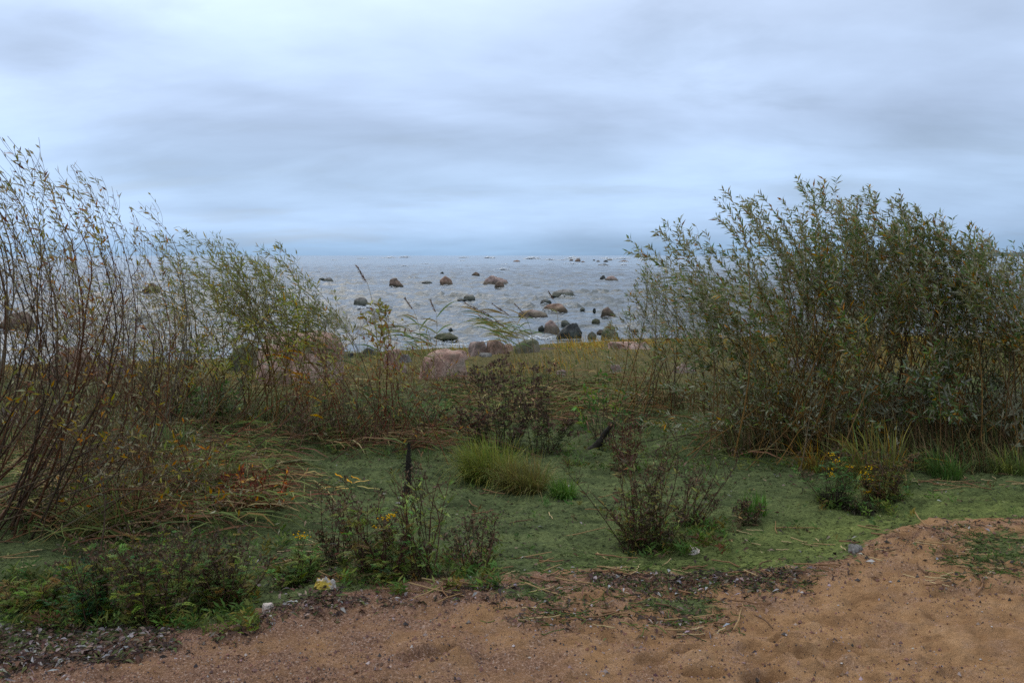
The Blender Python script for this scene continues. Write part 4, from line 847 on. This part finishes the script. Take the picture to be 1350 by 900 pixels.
def scatter_px(poly_rects, n):
    out_ = []
    for (x0, y0, x1, y1), w in poly_rects:
        k = int(n * w); out_.append(on_ground(R.uniform(x0, x1, k) + R.normal(0, .06 * (x1 - x0), k), R.uniform(y0, y1, k) + R.normal(0, .12 * (y1 - y0), k)))
    return np.concatenate(out_)
def reed_litter():
    """flattened straw and blades lying over each other: nobody could count them"""
    global R
    R = np.random.default_rng(66); mb = MB()
    P = scatter_px([((590, 500, 860, 560), .20), ((620, 515, 800, 545), .10), ((60, 560, 390, 690), .30), ((0, 600, 330, 700), .20), ((430, 560, 640, 600), .08), ((860, 500, 1350, 600), .12), ((200, 500, 560, 565), .08)], 9000); n_ = len(P)
    L_ = R.uniform(.12, .55, n_); az = np.where(R.random(n_) < .65, R.normal(3.0, .45, n_), R.uniform(0, TAU, n_)); P[:, 2] += R.uniform(.0, .09, n_) + .03 * R.random(n_) * (P[:, 0] < -1.0)
    N = 4; t = np.linspace(-.5, .5, N); bow = R.uniform(.0, .07, n_)
    C = P[:, None] + np.stack([np.cos(az)[:, None] * t * L_[:, None], np.sin(az)[:, None] * t * L_[:, None], (bow[:, None] * (1 - 4 * t ** 2)) + t * R.normal(0, .12, (n_, 1)) * L_[:, None]], -1)
    C[:, :, 1] += R.normal(0, .03, (n_, 1)) * (t ** 2) * 4
    Sd = np.stack([-np.sin(az), np.cos(az), R.normal(0, .6, n_)], -1)[:, None]; w = (R.uniform(.004, .012, n_)[:, None] * np.array([.5, 1, .9, .2]))[..., None] * .5
    v = np.stack([C - Sd * w, C + Sd * w], 2).reshape(n_, 8, 3); f = np.array([[0, 1, 3, 2], [2, 3, 5, 4], [4, 5, 7, 6]])
    col = pal([(.22, .17, .09), (.17, .11, .06), (.34, .27, .14), (.12, .145, .05), (.085, .105, .04), (.12, .065, .042)], n_, [1.2, 2.4, .5, 2.6, 2.8, 3])
    mb.add(v, (f[None] + (np.arange(n_) * 8)[:, None, None]).reshape(-1, 4), None, np.repeat(col[:, None], 8, 1).reshape(-1, 3))
    mb.build('reed_litter', M_DRY, kind='stuff')
reed_litter()

# ------------------------------------------------------------------ wrack, leaves, straws, gravel
def wrack():
    global R
    R = np.random.default_rng(31); mb = MB()
    x = np.concatenate([R.uniform(-2.7, 1.5, 8500), R.uniform(1.0, 4.2, 900)]); y = yb(x) + R.normal(-.02, .11, len(x)) - .05
    k = fbm2(x * 2, y * 2, 3, 50) > -.15; x, y = x[k], y[k]
    e = scatter_px([((660, 778, 960, 835), .45), ((960, 745, 1080, 790), .12), ((330, 725, 470, 790), .30), ((1240, 700, 1350, 770), .09)], 1500)
    e2 = scatter_px([((580, 600, 1350, 760), .6), ((380, 600, 640, 720), .4)], 1700)
    e3 = on_ground(R.uniform(-20, 235, 2600), 840 + R.uniform(-14, 38, 2600)); e3 = e3[(e3[:, 1] > yb(e3[:, 0]) - .28)]
    P = np.concatenate([np.stack([x, y, ground_z(x, y)], -1), e, e2, e3]); n_ = len(P); P[:, 2] += R.uniform(.002, .02, n_)
    az = R.uniform(0, TAU, n_); Dr = np.stack([np.cos(az), np.sin(az), R.normal(0, .25, n_)], -1); Nn = np.tile([0, 0, 1.0], (n_, 1)) + R.normal(0, .45, (n_, 3))
    L_ = R.uniform(.012, .052, n_); leaves(mb, P, Dr, Nn, L_, L_ * R.uniform(.12, .45, n_), pal([(.06, .04, .033), (.10, .06, .045), (.035, .028, .024), (.20, .15, .12), (.07, .08, .035), (.26, .24, .24)], n_, [3, 2.4, 2.6, 1, 2, .7]), curl=.35, fold=.5)
    # matted algae threads
    e = scatter_px([((680, 775, 960, 830), .25), ((1240, 700, 1350, 765), .25), ((640, 740, 1060, 775), .35)], 900); n_ = len(e); az = R.uniform(0, TAU, n_); t = np.linspace(-.5, .5, 5); L_ = R.uniform(.03, .14, n_)
    C = e[:, None] + np.stack([np.cos(az)[:, None] * t * L_[:, None] + R.normal(0, .008, (n_, 5)), np.sin(az)[:, None] * t * L_[:, None] + R.normal(0, .008, (n_, 5)), .004 + np.abs(R.normal(0, .006, (n_, 5)))], -1)
    tubes(mb, C, np.full((n_, 5), .0022), 3, pal([(.06, .085, .03), (.08, .11, .035), (.045, .055, .025)], n_)[:, None])
    mb.build('wrack_litter', M_DRY, kind='stuff')
wrack()
LOOK = ['greyish brown', 'pale grey', 'dull brown', 'dark red brown', 'dusty grey brown', 'blackish']
def pieces(name, label, group, cat, meshes, mat, spots, rngseed, sc=(.8, 1.25), zoff=.006):
    rr = np.random.default_rng(rngseed); P = on_ground([s[0] for s in spots], [s[1] for s in spots])
    for p in P:
        q = int(rr.integers(len(meshes))); lk = LOOK[q] if name == 'fallen_leaf' else ['broad', 'long straight', 'short'][q]
        o = link(name, meshes[q], mat, None, (p[0], p[1], p[2] + zoff), label=lk + ' ' + label, category=cat, group=lk + ' ' + group)
        o.rotation_euler = (rr.normal(0, .25), rr.normal(0, .25), rr.uniform(0, TAU)); k = rr.uniform(*sc); o.scale = (k, k, k)
def leaf_mesh(name, cols, L_, seed):
    rr = np.random.default_rng(seed); ms = []
    for k in range(6):
        N = 7; t = np.linspace(0, 1, N); w = L_ * .19 * np.sin(np.pi * t ** .75) ** .8; cu = rr.uniform(.6, 1.6); tw = rr.normal(0, .8)
        C = np.stack([L_ * np.sin(cu * t) / cu - L_ / 2, .15 * L_ * (t - .5) ** 2, L_ * (np.cos(cu * (t - .5)) - np.cos(cu * .5)) / cu * 1.0 + .003], -1); a = tw * t; V = []
        for s in (-1, -.4, .4, 1): V.append(C + np.stack([0 * t, s * w * np.cos(a), s * w * np.sin(a) + abs(s) ** 2 * w * .5], -1))
        V = np.stack(V, 1).reshape(-1, 3); f = [[i * 4 + j, i * 4 + j + 1, i * 4 + j + 5, i * 4 + j + 4] for i in range(N - 1) for j in range(3)]
        mb = MB(); mb.add(V, f, None, cols[k % len(cols)]); ms.append(mb.mesh(name)); ms[-1].materials.append(M_DRY)
    return ms
rr = np.random.default_rng(41)
GLM = leaf_mesh('fallen_leaf', [(.20, .17, .17), (.27, .24, .24), (.13, .09, .08), (.10, .055, .045), (.17, .13, .12), (.08, .045, .04)], .043, 1)
sp_ = [(rr.uniform(-10, 230), rr.uniform(825, 890)) for _ in range(420)]; sp_ = [(a, b) for a, b in sp_ if 832 + .0 * a + 6 * math.sin(a * .05) < b < 886 - a * .15]
pieces('fallen_leaf', 'dry curled leaf in the heap at the bottom left sand edge', 'dry leaves heaped at the bottom left', 'leaf', GLM, None, sp_, 42, (.6, 1.2), .002)
sp_ = []
while len(sp_) < 70:
    a = rr.uniform(370, 640); b = np.interp(a, [330, 500, 640], [800, 782, 776]) + rr.normal(0, 8); sp_.append((a, b))
pieces('fallen_leaf', 'dry curled leaf in the wrack below the tansy', 'dry leaves in the wrack below the tansy', 'leaf', GLM, None, sp_, 43, (.5, 1.0), .002)
sp_ = [(rr.uniform(680, 950), rr.uniform(780, 830)) for _ in range(45)]
pieces('fallen_leaf', 'dry curled leaf on the algae patch that lies out on the sand', 'dry leaves on the algae patch on the sand', 'leaf', GLM, None, sp_, 44, (.5, .9), .002)
def straw_mesh(L_, r, col, seed):
    q = np.random.default_rng(seed); t = np.linspace(-.5, .5, 6); C = np.stack([t * L_, q.normal(0, .012) * (t * 2) ** 2 + q.normal(0, .002, 6), np.abs(q.normal(0, .002, 6)) + r], -1)
    mb = MB(); tubes(mb, C[None], (r * (1 - .35 * (t + .5)))[None], 6, col); mb.add(C[[0]] + np.array([[0, 0, 0]]), None, None, col)
    a = np.arange(6); v0, v1 = a, 30 + a; mb.t.append(np.array([[36, v0[(i + 1) % 6], v0[i]] for i in range(6)])); m = mb.mesh('straw_stalk'); m.materials.append(M_DRY); return m
SM = [straw_mesh(L_, r, c, i) for i, (L_, r, c) in enumerate([(.16, .0038, (.36, .27, .16)), (.26, .0042, (.30, .21, .12)), (.10, .0036, (.42, .33, .20)), (.20, .005, (.20, .12, .075)), (.34, .004, (.24, .16, .09)), (.13, .0045, (.12, .075, .05))])]
for lab, grp, rect, cnt, sd in [
    ('broken straw stalk lying on the algae below the yellow flowered weeds', 'straws on the algae at right', (930, 690, 1230, 760), 34, 51), ('broken straw stalk lying on the algae under the big brown weed', 'straws under the big brown weed', (700, 735, 930, 768), 22, 52),
    ('broken straw stalk caught in the algae patch on the sand', 'straws in the algae patch on the sand', (690, 775, 1010, 835), 26, 53), ('broken straw stalk in the wrack by the right photo edge', 'straws by the right photo edge', (1220, 705, 1350, 775), 14, 54),
    ('brown straw stalk washed up along the right willow foot', 'straws along the right willow foot', (1190, 628, 1350, 650), 22, 55), ('straw stalk lying in the dark wrack pile left of the tansy', 'straws in the dark wrack pile', (370, 718, 470, 775), 40, 56),
    ('straw stalk lying in the wrack line below the tansy', 'straws in the wrack below the tansy', (520, 755, 680, 790), 24, 57), ('straw stalk among the low weeds at the left photo edge', 'straws at the left photo edge', (0, 715, 90, 800), 14, 58), ('stray straw stalk lying on the open middle of the algae', 'straws on the open algae', (620, 640, 800, 735), 10, 59)]:
    q = np.random.default_rng(sd); rr = q; P = on_ground(q.uniform(rect[0], rect[2], cnt), q.uniform(rect[1], rect[3], cnt))
    for p in P:
        w_ = int(q.integers(6)); lk = ['pale short', 'brownish long', 'very short pale', 'thick brown', 'longest thin', 'short dark'][w_]
        o = link('straw_stalk', SM[w_], None, None, (p[0], p[1], p[2] + .006), label=lk + ' ' + lab, category='straw', group=lk + ' ' + grp)
        o.rotation_euler = (0, q.normal(0, .10), q.normal(0.1, .5) if q.random() < .75 else q.uniform(0, TAU)); k = q.uniform(.6, 1.25); o.scale = (k, 1.0, 1.0)
def yellow_leaf(L_, col, seed):
    mb = MB(); N = 6; t = np.linspace(0, 1, N); w = .022 * np.array([.5, 1, 1, .8, .5, .05]) * .5; C = np.stack([t * L_ - L_ / 2, .02 * np.sin(t * 3 + seed), .008 + .012 * np.sin(t * 5 + seed) ** 2], -1)
    V = np.stack([C - np.outer(w, [0, 1, .3]), C + np.outer(w, [0, 1, -.2])], 1).reshape(-1, 3); mb.add(V, [[2 * i, 2 * i + 1, 2 * i + 3, 2 * i + 2] for i in range(N - 1)], None, col); m = mb.mesh('fallen_reed_leaf'); m.materials.append(M_DRY); return m
YM = [yellow_leaf(.22, (.46, .31, .13), 0), yellow_leaf(.3, (.34, .28, .12), 1), yellow_leaf(.16, (.50, .27, .07), 2)]
for lab, grp, spots in [('yellow fallen reed leaf lying on the algae left of the stump', 'yellow leaves left of the stump', [(395, 632), (412, 640), (430, 641), (448, 638), (462, 646), (478, 642), (440, 652), (470, 640), (420, 634), (455, 652), (488, 648)]),
                        ('orange yellow fallen reed leaf beside the green sapling', 'orange leaves beside the green sapling', [(752, 524), (760, 538), (772, 529), (765, 545), (750, 540), (778, 535)])]:
    pieces('fallen_reed_leaf', lab, grp, 'leaf', YM, None, spots, 61, (.5, .85), .006)
    for o in [o for o in COL.objects if o.get('group', '').endswith(grp)]: o.rotation_euler = (random.gauss(0, .2), random.gauss(0, .1), random.gauss(-.25, .35)); o.location.z += .02
# crumpled yellow and white wrapper
def wrapper():
    c = on_ground1(428, 784); n_ = 13; u = np.linspace(-1, 1, n_); X, Y = np.meshgrid(u, u, indexing='ij'); w = .05
    Z = .035 * np.abs(fbm2(X * 1.6 + 3, Y * 1.6, 3, 99)) * 2 + .035 * np.exp(-(X ** 2 + Y ** 2) * 1.5) + .012; V = np.stack([X * w * (1 - .25 * Y), Y * w * .6, Z], -1).reshape(-1, 3)
    ii = np.arange(n_ - 1)[:, None] * n_ + np.arange(n_ - 1)[None]; f = np.stack([ii, ii + n_, ii + n_ + 1, ii + 1], -1).reshape(-1, 4)
    k = fbm2(X * 1.3 + 8, Y * 1.6, 2, 98).ravel(); col = np.where((k > .12)[:, None], [.62, .55, .5], np.where((k < -.22)[:, None], [.05, .03, .03], [.62, .45, .08]))
    m = mesh_np('wrapper', V, f, None, col, smooth=False); o = link('wrapper', m, M_FILM, None, c, label='crumpled yellow and white wrapper in the weeds by the sand', category='wrapper'); o.rotation_euler = (.5, .15, .3)
wrapper()
def gravel():
    global R
    R = np.random.default_rng(71); mb = MB(); n0 = 72000
    y = 2.2 + R.uniform(0, 1, n0) ** .9 * 4.2; x = R.uniform(-.66, .66, n0) * y; s = y - yb(x); k = (s < .02) & ((fbm2(x * 2.2, y * 3.2, 4, 73) + .22 * (x < .4) - .12 * (x > 1)) > R.uniform(-.42, .42, n0)); x, y = x[k], y[k]
    n_ = len(x); P = np.stack([x, y, ground_z(x, y)], -1); r = R.uniform(.0016, .0048, n_) * (1 + 1.3 * (R.random(n_) < .06)); oc = np.array([[1, 0, 0], [-1, 0, 0], [0, 1, 0], [0, -1, 0], [0, 0, 1], [0, 0, -1]], float)
    ot = np.array([[0, 2, 4], [2, 1, 4], [1, 3, 4], [3, 0, 4], [2, 0, 5], [1, 2, 5], [3, 1, 5], [0, 3, 5]]); v = P[:, None] + oc[None] * (r[:, None] * R.uniform(.6, 1.5, (n_, 3)))[:, None] + R.normal(0, .0004, (n_, 6, 3))
    mb.add(v, None, (ot[None] + (np.arange(n_) * 6)[:, None, None]).reshape(-1, 3), np.repeat(pal([(.20, .10, .075), (.12, .066, .055), (.26, .19, .165), (.055, .045, .045), (.38, .32, .30), (.27, .145, .085)], n_, [3, 2.4, 1.6, 1.6, .5, 2])[:, None], 6, 1).reshape(-1, 3))
    mb.build('gravel', M_GRIT, smooth=False, kind='stuff')
gravel()
